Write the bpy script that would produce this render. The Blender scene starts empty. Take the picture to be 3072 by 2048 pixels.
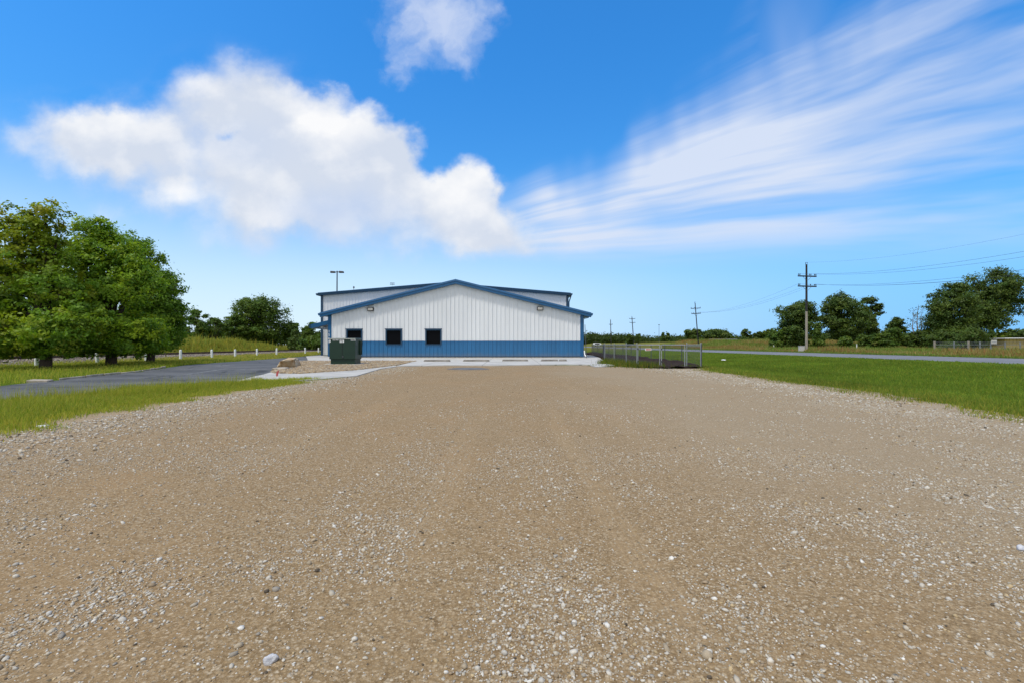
import bpy, math, random
import numpy as np
from mathutils import Vector, Matrix
from mathutils.geometry import tessellate_polygon

S = bpy.context.scene
COL = S.collection
R = math.radians
random.seed(7)
rng = np.random.default_rng(11)

# ------------------------------------------------------------------ camera, sky, sun, exposure
H = 1.12            # eye height
F = 1365.0          # focal length in pixels of the 3072 wide photograph
HZ = 1033.0         # horizon row
cam_d = bpy.data.cameras.new('camera')
cam = bpy.data.objects.new('camera', cam_d)
COL.objects.link(cam)
cam.location = (0, 0, H)
cam.rotation_euler = (R(90), 0, 0)
cam_d.sensor_width = 36.0
cam_d.lens = 16.0
cam_d.shift_y = 9.0 / 3072.0
cam_d.clip_start = 0.05
cam_d.clip_end = 9000
S.camera = cam

SUN_EL, SUN_AZ = 64.0, -138.0      # azimuth clockwise from the view direction
sun_d = bpy.data.lights.new('sun', 'SUN')
sun_d.energy = 2.7
sun_d.angle = R(6.0)
sun_d.color = (1.0, 0.955, 0.88)
sun = bpy.data.objects.new('sun', sun_d)
COL.objects.link(sun)
sd = Vector((math.sin(R(SUN_AZ)) * math.cos(R(SUN_EL)), math.cos(R(SUN_AZ)) * math.cos(R(SUN_EL)), math.sin(R(SUN_EL))))
sun.rotation_euler = sd.to_track_quat('Z', 'Y').to_euler()
sun.location = (30, 30, 60)

S.view_settings.view_transform = 'Standard'
S.view_settings.look = 'None'
S.view_settings.exposure = 0.0
S.view_settings.gamma = 1.0


class NT:
    """small helper to write node trees"""
    def __init__(s, tree):
        s.t = tree
        s.n = tree.nodes
        s.l = tree.links

    def new(s, typ, **kw):
        n = s.n.new(typ)
        for k, v in kw.items():
            setattr(n, k, v)
        return n

    def put(s, sock, v):
        if v is None:
            return
        if hasattr(v, 'is_output'):
            s.l.new(v, sock)
        else:
            sock.default_value = v

    def m(s, op, a, b=None, c=None, clamp=False):
        n = s.new('ShaderNodeMath', operation=op)
        n.use_clamp = clamp
        for i, v in enumerate((a, b, c)):
            s.put(n.inputs[i], v)
        return n.outputs[0]

    def vm(s, op, a, b=None):
        n = s.new('ShaderNodeVectorMath', operation=op)
        s.put(n.inputs[0], a)
        s.put(n.inputs[1], b)
        return n.outputs['Value'] if op in ('LENGTH', 'DOT_PRODUCT', 'DISTANCE') else n.outputs[0]

    def comb(s, x=0.0, y=0.0, z=0.0):
        n = s.new('ShaderNodeCombineXYZ')
        for i, v in enumerate((x, y, z)):
            s.put(n.inputs[i], v)
        return n.outputs[0]

    def sep(s, v):
        n = s.new('ShaderNodeSeparateXYZ')
        s.put(n.inputs[0], v)
        return n.outputs

    def noise(s, vec, scale, detail=4.0, rough=0.55, dist=0.0, color=False):
        n = s.new('ShaderNodeTexNoise')
        s.put(n.inputs['Vector'], vec)
        n.inputs['Scale'].default_value = scale
        n.inputs['Detail'].default_value = detail
        n.inputs['Roughness'].default_value = rough
        n.inputs['Distortion'].default_value = dist
        return n.outputs['Color' if color else 'Fac']

    def voro(s, vec, scale, out='Distance', feature='F1'):
        n = s.new('ShaderNodeTexVoronoi', feature=feature)
        s.put(n.inputs['Vector'], vec)
        n.inputs['Scale'].default_value = scale
        return n.outputs[out]

    def ss(s, v, a, b, lo=0.0, hi=1.0, smooth=True):
        n = s.new('ShaderNodeMapRange')
        n.interpolation_type = 'SMOOTHSTEP' if smooth else 'LINEAR'
        s.put(n.inputs['Value'], v)
        for k, x in zip(('From Min', 'From Max', 'To Min', 'To Max'), (a, b, lo, hi)):
            n.inputs[k].default_value = x
        return n.outputs[0]

    def mix(s, fac, a, b, typ='MIX'):
        n = s.new('ShaderNodeMix', data_type='RGBA', blend_type=typ)
        n.clamp_result = False
        s.put(n.inputs[0], fac)
        for sock, v in ((n.inputs[6], a), (n.inputs[7], b)):
            if isinstance(v, tuple) and len(v) == 3:
                v = (*v, 1.0)
            s.put(sock, v)
        return n.outputs[2]

    def ramp(s, fac, stops):
        n = s.new('ShaderNodeValToRGB')
        s.put(n.inputs[0], fac)
        e = n.color_ramp.elements
        while len(e) < len(stops):
            e.new(0.5)
        for el, (p, c) in zip(e, stops):
            el.position = p
            el.color = (*c, 1.0)
        return n.outputs[0]


def make_world():
    w = bpy.data.worlds.new('World')
    S.world = w
    w.use_nodes = True
    w.node_tree.nodes.clear()
    T = NT(w.node_tree)
    out = T.new('ShaderNodeOutputWorld')
    bg = T.new('ShaderNodeBackground')
    K = 0.1
    bg.inputs['Strength'].default_value = K
    T.l.new(bg.outputs[0], out.inputs[0])
    sky = T.new('ShaderNodeTexSky', sky_type='NISHITA')
    sky.sun_disc = False
    sky.sun_elevation = R(SUN_EL)
    sky.sun_rotation = R(SUN_AZ)
    sky.air_density = 1.0
    sky.dust_density = 0.6
    sky.ozone_density = 2.0
    tc = T.new('ShaderNodeTexCoord')
    d = T.vm('NORMALIZE', tc.outputs['Generated'])
    x, y, z = T.sep(d)
    ys = T.m('MAXIMUM', y, 0.12)
    u = T.m('MULTIPLY', T.m('DIVIDE', x, ys), F)          # azimuth-like coordinate of the northern sky
    v = T.m('MULTIPLY', T.m('DIVIDE', z, ys), F)
    front = T.ss(y, 0.22, 0.42)

    def px(a, b):
        return (a - 1536.0, HZ - b)

    P = T.comb(u, v, 0.0)
    # clear air : deeper blue overhead and to the right, milky towards the left horizon
    el = T.m('MAXIMUM', z, 0.0)
    tint = T.mix(T.ss(el, 0.02, 0.6), (0.66, 1.42, 1.85), (0.40, 1.55, 2.45))
    base = T.mix(1.0, sky.outputs[0], tint, 'MULTIPLY')
    az = T.m('ARCTAN2', x, y)
    right = T.ss(az, -0.35, 0.92)
    low = T.ss(el, 0.0, 0.37, 1.0, 0.0)
    horizon_c = T.mix(right, (7.6, 9.1, 10.6), (2.2, 5.6, 10.4))
    base = T.mix(T.m('MULTIPLY', low, 0.92), base, horizon_c)

    # warp for the clouds
    wn = T.noise(T.vm('MULTIPLY', P, (1 / 230.0, 1 / 230.0, 1.0)), 1.0, 7.0, 0.52, 0.0, True)
    wv = T.vm('MULTIPLY', T.vm('SUBTRACT', wn, (0.5, 0.5, 0.5)), (190.0, 150.0, 0.0))
    PW = T.vm('ADD', P, wv)
    wn2 = T.noise(T.vm('MULTIPLY', P, (1 / 60.0, 1 / 60.0, 1.0)), 1.0, 5.0, 0.6, 0.0, True)
    PW = T.vm('ADD', PW, T.vm('MULTIPLY', T.vm('SUBTRACT', wn2, (0.5, 0.5, 0.5)), (55.0, 50.0, 0.0)))

    def blob(Pv, cx, cy, rx, ry, edge=0.35):
        a, b = px(cx, cy)
        q = T.vm('MULTIPLY', T.vm('SUBTRACT', Pv, (a, b, 0.0)), (1.0 / rx, 1.0 / ry, 0.0))
        return T.ss(T.vm('LENGTH', q), edge, 1.12, 1.0, 0.0)

    def union(lst):
        r = lst[0]
        for q in lst[1:]:
            r = T.m('MAXIMUM', r, q)
        return r

    def total(lst):
        r = lst[0]
        for q in lst[1:]:
            r = T.m('ADD', r, q)
        return r
    mass = total([blob(PW, 190, 400, 260, 150, 0.0), blob(PW, 350, 380, 250, 150, 0.0),
                  blob(PW, 630, 300, 230, 200, 0.0), blob(PW, 800, 340, 230, 190, 0.0),
                  blob(PW, 1010, 400, 250, 190, 0.0), blob(PW, 1200, 480, 150, 150, 0.0),
                  blob(PW, 1375, 590, 200, 190, 0.0), blob(PW, 1480, 690, 150, 130, 0.0),
                  blob(PW, 860, 540, 420, 200, 0.0), blob(PW, 540, 500, 420, 190, 0.0),
                  blob(PW, 1180, 640, 380, 160, 0.0), T.m('MULTIPLY', blob(PW, 800, 660, 380, 130, 0.0), 0.7),
                  T.m('MULTIPLY', blob(PW, 1450, 740, 420, 90, 0.0), 0.5)])
    def puff(Pq):
        a1 = T.noise(T.vm('MULTIPLY', Pq, (1 / 120.0, 1 / 100.0, 1.0)), 1.0, 6.0, 0.55)
        w_ = T.vm('ADD', Pq, T.vm('MULTIPLY', T.vm('SUBTRACT', wn2, (0.5, 0.5, 0.5)), (70.0, 60.0, 0.0)))
        vn = T.new('ShaderNodeTexVoronoi', feature='SMOOTH_F1')
        T.l.new(T.vm('MULTIPLY', w_, (1 / 165.0, 1 / 140.0, 1.0)), vn.inputs['Vector'])
        vn.inputs['Scale'].default_value = 1.0
        vn.inputs['Smoothness'].default_value = 0.22
        return T.m('ADD', T.m('MULTIPLY', T.m('SUBTRACT', a1, 0.5), 0.9), T.m('MULTIPLY', T.m('SUBTRACT', 0.42, vn.outputs['Distance']), 0.75))
    pf0 = puff(P)
    pf1 = puff(T.vm('ADD', P, (22.0, 48.0, 0.0)))
    mass = T.m('ADD', mass, T.m('MULTIPLY', pf0, T.ss(mass, 0.0, 0.22)))
    mass = T.m('SUBTRACT', mass, T.m('MULTIPLY', blob(PW, 675, 408, 60, 30, 0.0), 0.9))
    # crisp on the right hand tops, dissolving below and to the left
    soft_a = T.ss(mass, -0.05, 1.25)
    hard_a = T.ss(mass, 0.18, 0.80)
    edge_r = T.m('MULTIPLY', T.ss(u, -800.0, -480.0), T.ss(v, 330.0, 480.0))
    cum_a = T.m('ADD', T.m('MULTIPLY', hard_a, edge_r), T.m('MULTIPLY', soft_a, T.m('SUBTRACT', 1.0, edge_r)))
    cum_a = T.m('MULTIPLY', cum_a, 0.97)
    # light and shade inside the cumulus
    lit = union([blob(PW, 1015, 350, 200, 130, 0.0), T.m('MULTIPLY', blob(PW, 560, 590, 180, 75, 0.0), 0.6),
                 T.m('MULTIPLY', blob(PW, 845, 640, 140, 75, 0.0), 0.6), T.m('MULTIPLY', blob(PW, 1370, 560, 170, 170, 0.0), 0.75),
                 T.m('MULTIPLY', blob(PW, 290, 350, 290, 90, 0.0), 0.45), T.m('MULTIPLY', blob(PW, 640, 220, 190, 80, 0.0), 0.3),
                 T.m('MULTIPLY', blob(PW, 640, 470, 150, 80, 0.0), 0.4)])
    shade = union([blob(PW, 1020, 640, 250, 120, 0.0), T.m('MULTIPLY', blob(PW, 700, 430, 260, 90, 0.0), 0.4),
                   T.m('MULTIPLY', blob(PW, 900, 730, 420, 90, 0.0), 0.9)])
    cn = T.m('SUBTRACT', pf0, pf1)
    cc = T.mix(T.m('ADD', lit, T.ss(cn, -0.26, 0.46, -0.12, 0.52), None, True), (6.8, 7.4, 8.5), (9.9, 9.88, 9.9))
    cc = T.mix(T.m('MULTIPLY', shade, 0.7), cc, (5.3, 6.5, 8.8))
    # little ragged cloud at the top
    rag = total([blob(PW, 1260, 20, 210, 170, 0.0), blob(PW, 1390, 100, 150, 190, 0.0), T.m('MULTIPLY', blob(PW, 1225, 200, 110, 110, 0.0), 0.7)])
    rn = T.noise(T.vm('MULTIPLY', PW, (1 / 120.0, 1 / 150.0, 1.0)), 1.0, 6.0, 0.55)
    rag = T.m('MULTIPLY', T.ss(T.m('ADD', rag, T.m('MULTIPLY', T.m('MULTIPLY', T.m('SUBTRACT', rn, 0.5), 2.2), T.ss(rag, 0.0, 0.3))), 0.2, 1.5), 0.8)
    # cirrus fan, streaks spreading from a point low over the roof
    cx0, cy0 = px(1000, 790)
    wc = T.noise(T.vm('MULTIPLY', P, (1 / 520.0, 1 / 420.0, 1.0)), 1.0, 3.0, 0.5, 0.0, True)
    PC = T.vm('ADD', P, T.vm('MULTIPLY', T.vm('SUBTRACT', wc, (0.5, 0.5, 0.5)), (70.0, 45.0, 0.0)))
    q = T.vm('SUBTRACT', PC, (cx0, cy0, 0.0))
    qx, qy, _ = T.sep(q)
    ang = T.m('ARCTAN2', qy, qx)
    rad = T.vm('LENGTH', q)
    st = T.noise(T.comb(T.m('MULTIPLY', ang, 12.0), T.m('MULTIPLY', rad, 1 / 1500.0), 3.3), 1.0, 4.0, 0.55)
    st2 = T.noise(T.comb(T.m('MULTIPLY', ang, 42.0), T.m('MULTIPLY', rad, 1 / 700.0), 8.1), 1.0, 2.0, 0.5)
    fe = T.noise(T.comb(T.m('MULTIPLY', u, 1 / 210.0), T.m('MULTIPLY', v, 1 / 700.0), 1.0), 1.0, 2.0, 0.5)
    upper = T.m('ADD', T.ss(rad, 800.0, 2000.0, 0.36, 0.53), T.m('MULTIPLY', T.m('SUBTRACT', fe, 0.5), 0.45))
    e1 = T.ss(T.m('SUBTRACT', upper, ang), -0.13, 0.17)
    e2 = T.ss(ang, -0.02, 0.10)
    env = T.m('MULTIPLY', T.m('MULTIPLY', e1, e2), T.ss(rad, 400.0, 700.0))
    core = T.m('MULTIPLY', blob(PC, 2050, 510, 760, 270, 0.0), 0.55)
    core = T.m('MAXIMUM', core, T.m('MULTIPLY', blob(PC, 1750, 620, 360, 190, 0.0), 0.75))
    s_ = T.m('ADD', T.ss(st, 0.32, 0.68), T.m('MULTIPLY', T.m('SUBTRACT', st2, 0.5), 0.42), None, True)
    fade = T.ss(rad, 1400.0, 2300.0, 1.0, 0.72)
    cir = T.m('MULTIPLY', env, T.m('ADD', T.m('MULTIPLY', core, T.ss(st2, 0.2, 0.7, 0.72, 1.1)), T.m('MULTIPLY', s_, T.m('MULTIPLY', fade, 0.80))), None, True)
    cir = T.m('MULTIPLY', cir, 0.95)
    plume = T.m('MULTIPLY', T.m('MULTIPLY', T.ss(ang, 0.22, 0.33), T.ss(ang, 0.42, 0.55, 1.0, 0.0)), T.m('MULTIPLY', T.ss(st, 0.42, 0.66, 0.0, 0.5), T.ss(rad, 1300.0, 1750.0)))
    plume = T.m('MAXIMUM', plume, T.m('MULTIPLY', T.m('MULTIPLY', blob(PC, 2400, 190, 150, 400, 0.0), T.ss(fe, 0.35, 0.65, 0.3, 1.0)), 0.40))
    cir = T.m('MAXIMUM', cir, plume)
    c = T.mix(T.m('MULTIPLY', cir, front), base, (7.0, 7.8, 9.4))
    c = T.mix(T.m('MULTIPLY', rag, front), c, (6.7, 7.5, 9.3))
    c = T.mix(T.m('MULTIPLY', cum_a, front), c, cc)
    # unseen sky behind and overhead: broken bright cloud added to light the gable
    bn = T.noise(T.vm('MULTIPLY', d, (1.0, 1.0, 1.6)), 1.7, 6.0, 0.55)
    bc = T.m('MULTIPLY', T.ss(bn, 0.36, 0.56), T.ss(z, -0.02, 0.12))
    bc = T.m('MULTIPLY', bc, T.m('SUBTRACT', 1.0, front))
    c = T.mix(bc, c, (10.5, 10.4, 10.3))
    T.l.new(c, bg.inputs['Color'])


make_world()

# ------------------------------------------------------------------ geometry helpers
def gz(x, y):
    """height of the ground"""
    x = np.asarray(x, float)
    y = np.asarray(y, float)

    def sm(a, b, t):
        t = np.clip((t - a) / (b - a), 0, 1)
        return t * t * (3 - 2 * t)
    ditch = -0.32 * sm(9.0, 13.5, x) * (1 - sm(14.5, 28.0, x))
    emb = 2.0 * sm(88, 128, y) * sm(45, 56, x)
    bank = 1.05 * sm(-35.5, -40.0, x) * sm(20, 45, y) * (1 - sm(64, 84, y))
    return ditch + emb + bank


def gp(px, py, z=0.0):
    D = (H - z) * F / (py - HZ)
    return ((px - 1536) * D / F, D)


def at(px, py, D):
    return ((px - 1536) * D / F, D, H + (HZ - py) * D / F)


ORIGIN = {}


def tag(o, label=None, cat=None, group=None, kind=None):
    for k, v in (('label', label), ('category', cat), ('group', group), ('kind', kind)):
        if v:
            o[k] = v
    return o


def thing(name, label, cat, loc, group=None):
    o = bpy.data.objects.new(name, None)
    o.empty_display_size = 0.3
    o.location = loc
    COL.objects.link(o)
    ORIGIN[o.name] = Vector(loc)
    return tag(o, label, cat, group)


def link_mesh(name, me, mats, parent, origin):
    o = bpy.data.objects.new(name, me)
    for m_ in (mats if isinstance(mats, (list, tuple)) else [mats]):
        me.materials.append(m_)
    COL.objects.link(o)
    if parent is not None:
        o.parent = parent
        po = ORIGIN[parent.name]
        o.location = origin - po
        ORIGIN[o.name] = origin
    else:
        o.location = origin
        ORIGIN[o.name] = origin
    return o


class MB:
    def __init__(s):
        s.v = []
        s.f = []

    def add(s, vs, fs):
        b = len(s.v)
        s.v += [tuple(p) for p in vs]
        s.f += [tuple(b + i for i in f) for f in fs]
        return s

    def box(s, x0, x1, y0, y1, z0, z1):
        return s.add([(x0, y0, z0), (x1, y0, z0), (x1, y1, z0), (x0, y1, z0), (x0, y0, z1), (x1, y0, z1), (x1, y1, z1), (x0, y1, z1)],
                     [(0, 3, 2, 1), (4, 5, 6, 7), (0, 1, 5, 4), (1, 2, 6, 5), (2, 3, 7, 6), (3, 0, 4, 7)])

    def hexa(s, bottom, top):
        return s.add(list(bottom) + list(top), [(0, 3, 2, 1), (4, 5, 6, 7), (0, 1, 5, 4), (1, 2, 6, 5), (2, 3, 7, 6), (3, 0, 4, 7)])

    def prism_y(s, poly, y0, y1):
        """poly in (x, z), extruded along y"""
        n = len(poly)
        vs = [(x, y0, z) for x, z in poly] + [(x, y1, z) for x, z in poly]
        fs = [tuple(range(n)), tuple(range(2 * n - 1, n - 1, -1))]
        fs += [(i, i + n, (i + 1) % n + n, (i + 1) % n) for i in range(n)]
        return s.add(vs, fs)

    def tube(s, pts, radii, n=8, cap=True):
        pts = [Vector(p) for p in pts]
        if not isinstance(radii, (list, tuple)):
            radii = [radii] * len(pts)
        rings = []
        vs, fs = [], []
        for i, p in enumerate(pts):
            t = (pts[min(i + 1, len(pts) - 1)] - pts[max(i - 1, 0)])
            t = t.normalized() if t.length > 1e-9 else Vector((0, 0, 1))
            a = Vector((1, 0, 0)) if abs(t.x) < 0.8 else Vector((0, 1, 0))
            e1 = t.cross(a).normalized()
            e2 = t.cross(e1)
            for k in range(n):
                an = 2 * math.pi * k / n
                vs.append(p + radii[i] * (math.cos(an) * e1 + math.sin(an) * e2))
        for i in range(len(pts) - 1):
            for k in range(n):
                fs.append((i * n + k, i * n + (k + 1) % n, (i + 1) * n + (k + 1) % n, (i + 1) * n + k))
        if cap:
            fs.append(tuple(range(n - 1, -1, -1)))
            b = (len(pts) - 1) * n
            fs.append(tuple(range(b, b + n)))
        return s.add(vs, fs)

    def lathe(s, c, prof, n=12):
        cx, cy, cz = c
        vs, fs = [], []
        for r, z in prof:
            for k in range(n):
                a = 2 * math.pi * k / n
                vs.append((cx + r * math.cos(a), cy + r * math.sin(a), cz + z))
        for i in range(len(prof) - 1):
            for k in range(n):
                fs.append((i * n + k, i * n + (k + 1) % n, (i + 1) * n + (k + 1) % n, (i + 1) * n + k))
        fs.append(tuple(range(n - 1, -1, -1)))
        b = (len(prof) - 1) * n
        fs.append(tuple(range(b, b + n)))
        return s.add(vs, fs)

    def build(s, name, mat, parent=None, origin=None, smooth=False, bevel=0.0):
        if origin is None:
            origin = ORIGIN[parent.name] if parent is not None else Vector((0, 0, 0))
        origin = Vector(origin)
        me = bpy.data.meshes.new(name)
        me.from_pydata([tuple(Vector(p) - origin) for p in s.v], [], s.f)
        me.update()
        if smooth:
            me.polygons.foreach_set('use_smooth', [True] * len(me.polygons))
        o = link_mesh(name, me, mat, parent, origin)
        if bevel:
            b = o.modifiers.new('bevel', 'BEVEL')
            b.width = bevel
            b.segments = 2
            b.limit_method = 'ANGLE'
        return o


def np_mesh(name, V, FA, mat, parent=None, origin=None, col=None, smooth=False, per_vert=None):
    """V (n,3), FA (m,k) with k = 3 or 4; col = (n,3) vertex colours"""
    origin = Vector(origin) if origin is not None else (ORIGIN[parent.name] if parent is not None else Vector((0, 0, 0)))
    me = bpy.data.meshes.new(name)
    n, m_, k = len(V), len(FA), FA.shape[1]
    me.vertices.add(n)
    me.vertices.foreach_set('co', (V - np.array(origin)).astype(np.float32).ravel())
    me.loops.add(m_ * k)
    me.loops.foreach_set('vertex_index', FA.astype(np.int32).ravel())
    me.polygons.add(m_)
    me.polygons.foreach_set('loop_start', np.arange(0, m_ * k, k, dtype=np.int32))
    if smooth:
        me.polygons.foreach_set('use_smooth', np.ones(m_, bool))
    me.update(calc_edges=True)
    if col is not None:
        a = me.color_attributes.new('tone', 'FLOAT_COLOR', 'POINT')
        c4 = np.ones((n, 4), np.float32)
        c4[:, :3] = col
        a.data.foreach_set('color', c4.ravel())
    return link_mesh(name, me, mat, parent, origin)


def sheet(name, pts, z, mat, kind='structure', thick=0.0, parent=None):
    """flat sheet from a polygon of (x, y); with thickness it gets sides"""
    tri = tessellate_polygon([[Vector((x, y, 0)) for x, y in pts]])
    n = len(pts)
    vs = [(x, y, z) for x, y in pts]
    fs = []
    for t in tri:
        a, b, c = (Vector((*pts[i], 0)) for i in t)
        fs.append(tuple(t) if (b - a).cross(c - a).z > 0 else tuple(reversed(t)))
    if thick:
        vs += [(x, y, z - thick) for x, y in pts]
        area = sum(pts[i][0] * pts[(i + 1) % n][1] - pts[(i + 1) % n][0] * pts[i][1] for i in range(n))
        for i in range(n):
            j = (i + 1) % n
            fs.append((i, i + n, j + n, j) if area > 0 else (i, j, j + n, i + n))
    m_ = MB()
    m_.add(vs, fs)
    o = m_.build(name, mat, parent)
    if kind:
        o['kind'] = kind
    return o


def rough_line(pts, step=0.35, amp=0.12, seed=0):
    """subdivide an open line and shake it"""
    r = random.Random(seed)
    out = []
    for (x0, y0), (x1, y1) in zip(pts[:-1], pts[1:]):
        L = math.hypot(x1 - x0, y1 - y0)
        n = max(1, int(L / step))
        for i in range(n):
            t = i / n
            j = amp if (i or out) else 0
            out.append((x0 + (x1 - x0) * t + r.gauss(0, 1) * j * 0.6, y0 + (y1 - y0) * t + r.gauss(0, 1) * j * 0.6))
    out.append(pts[-1])
    return out


def vnoise(x, y, scale, seed=0):
    """value noise 0..1 on numpy arrays"""
    r = np.random.default_rng(seed)
    G = r.random((256, 256))
    xs, ys = np.asarray(x) / scale, np.asarray(y) / scale
    xi, yi = np.floor(xs).astype(int), np.floor(ys).astype(int)
    fx, fy = xs - xi, ys - yi
    fx, fy = fx * fx * (3 - 2 * fx), fy * fy * (3 - 2 * fy)
    a, b = G[xi % 256, yi % 256], G[(xi + 1) % 256, yi % 256]
    c, d = G[xi % 256, (yi + 1) % 256], G[(xi + 1) % 256, (yi + 1) % 256]
    return (a * (1 - fx) + b * fx) * (1 - fy) + (c * (1 - fx) + d * fx) * fy


# ------------------------------------------------------------------ materials
def pmat(name, col, rough=0.6, var=0.0, vscale=3.0, bump=0.0, bscale=30.0, metal=0.0, spec=0.5, stain=None, streak=False):
    m_ = bpy.data.materials.new(name)
    m_.use_nodes = True
    T = NT(m_.node_tree)
    b = T.n['Principled BSDF']
    b.inputs['Roughness'].default_value = rough
    b.inputs['Metallic'].default_value = metal
    b.inputs['Specular IOR Level'].default_value = spec
    tc = T.new('ShaderNodeTexCoord').outputs['Object']
    if var:
        vec = T.vm('MULTIPLY', tc, (1.0, 1.0, 0.12)) if streak else tc
        f = T.noise(vec, vscale, 5.0, 0.6)
        f = T.ss(f, 0.3, 0.7)
        c2 = stain if stain else tuple(c * (1 - var) for c in col)
        T.l.new(T.mix(f, c2, col), b.inputs['Base Color'])
    else:
        b.inputs['Base Color'].default_value = (*col, 1)
    if bump:
        bn = T.new('ShaderNodeBump')
        bn.inputs['Strength'].default_value = bump
        bn.inputs['Distance'].default_value = 0.02
        T.l.new(T.noise(tc, bscale, 4.0, 0.6), bn.inputs['Height'])
        T.l.new(bn.outputs[0], b.inputs['Normal'])
    return m_


def leafmat(name, col, trans=0.35, rough=0.5, spec=0.25):
    """thin vegetation: vertex tone times the base colour, some light passing through"""
    m_ = bpy.data.materials.new(name)
    m_.use_nodes = True
    T = NT(m_.node_tree)
    b = T.n['Principled BSDF']
    o = T.n['Material Output']
    at_ = T.new('ShaderNodeAttribute', attribute_name='tone')
    c = T.mix(1.0, at_.outputs['Color'], col, 'MULTIPLY')
    T.l.new(c, b.inputs['Base Color'])
    b.inputs['Roughness'].default_value = rough
    b.inputs['Specular IOR Level'].default_value = spec
    tr = T.new('ShaderNodeBsdfTranslucent')
    T.l.new(T.mix(1.0, c, (1.2, 1.15, 0.65), 'MULTIPLY'), tr.inputs['Color'])
    ms = T.new('ShaderNodeMixShader')
    ms.inputs[0].default_value = trans
    T.l.new(b.outputs[0], ms.inputs[1])
    T.l.new(tr.outputs[0], ms.inputs[2])
    T.l.new(ms.outputs[0], o.inputs['Surface'])
    return m_


def stonemat(name, col=(1, 1, 1), rough=0.85):
    m_ = bpy.data.materials.new(name)
    m_.use_nodes = True
    T = NT(m_.node_tree)
    b = T.n['Principled BSDF']
    at_ = T.new('ShaderNodeAttribute', attribute_name='tone')
    tc = T.new('ShaderNodeTexCoord').outputs['Object']
    f = T.noise(tc, 90.0, 3.0, 0.6)
    c = T.mix(1.0, at_.outputs['Color'], col, 'MULTIPLY')
    c = T.mix(T.ss(f, 0.35, 0.7, 0.0, 0.35), c, (0.20, 0.155, 0.105))
    T.l.new(c, b.inputs['Base Color'])
    b.inputs['Roughness'].default_value = rough
    b.inputs['Specular IOR Level'].default_value = 0.2
    return m_


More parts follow.
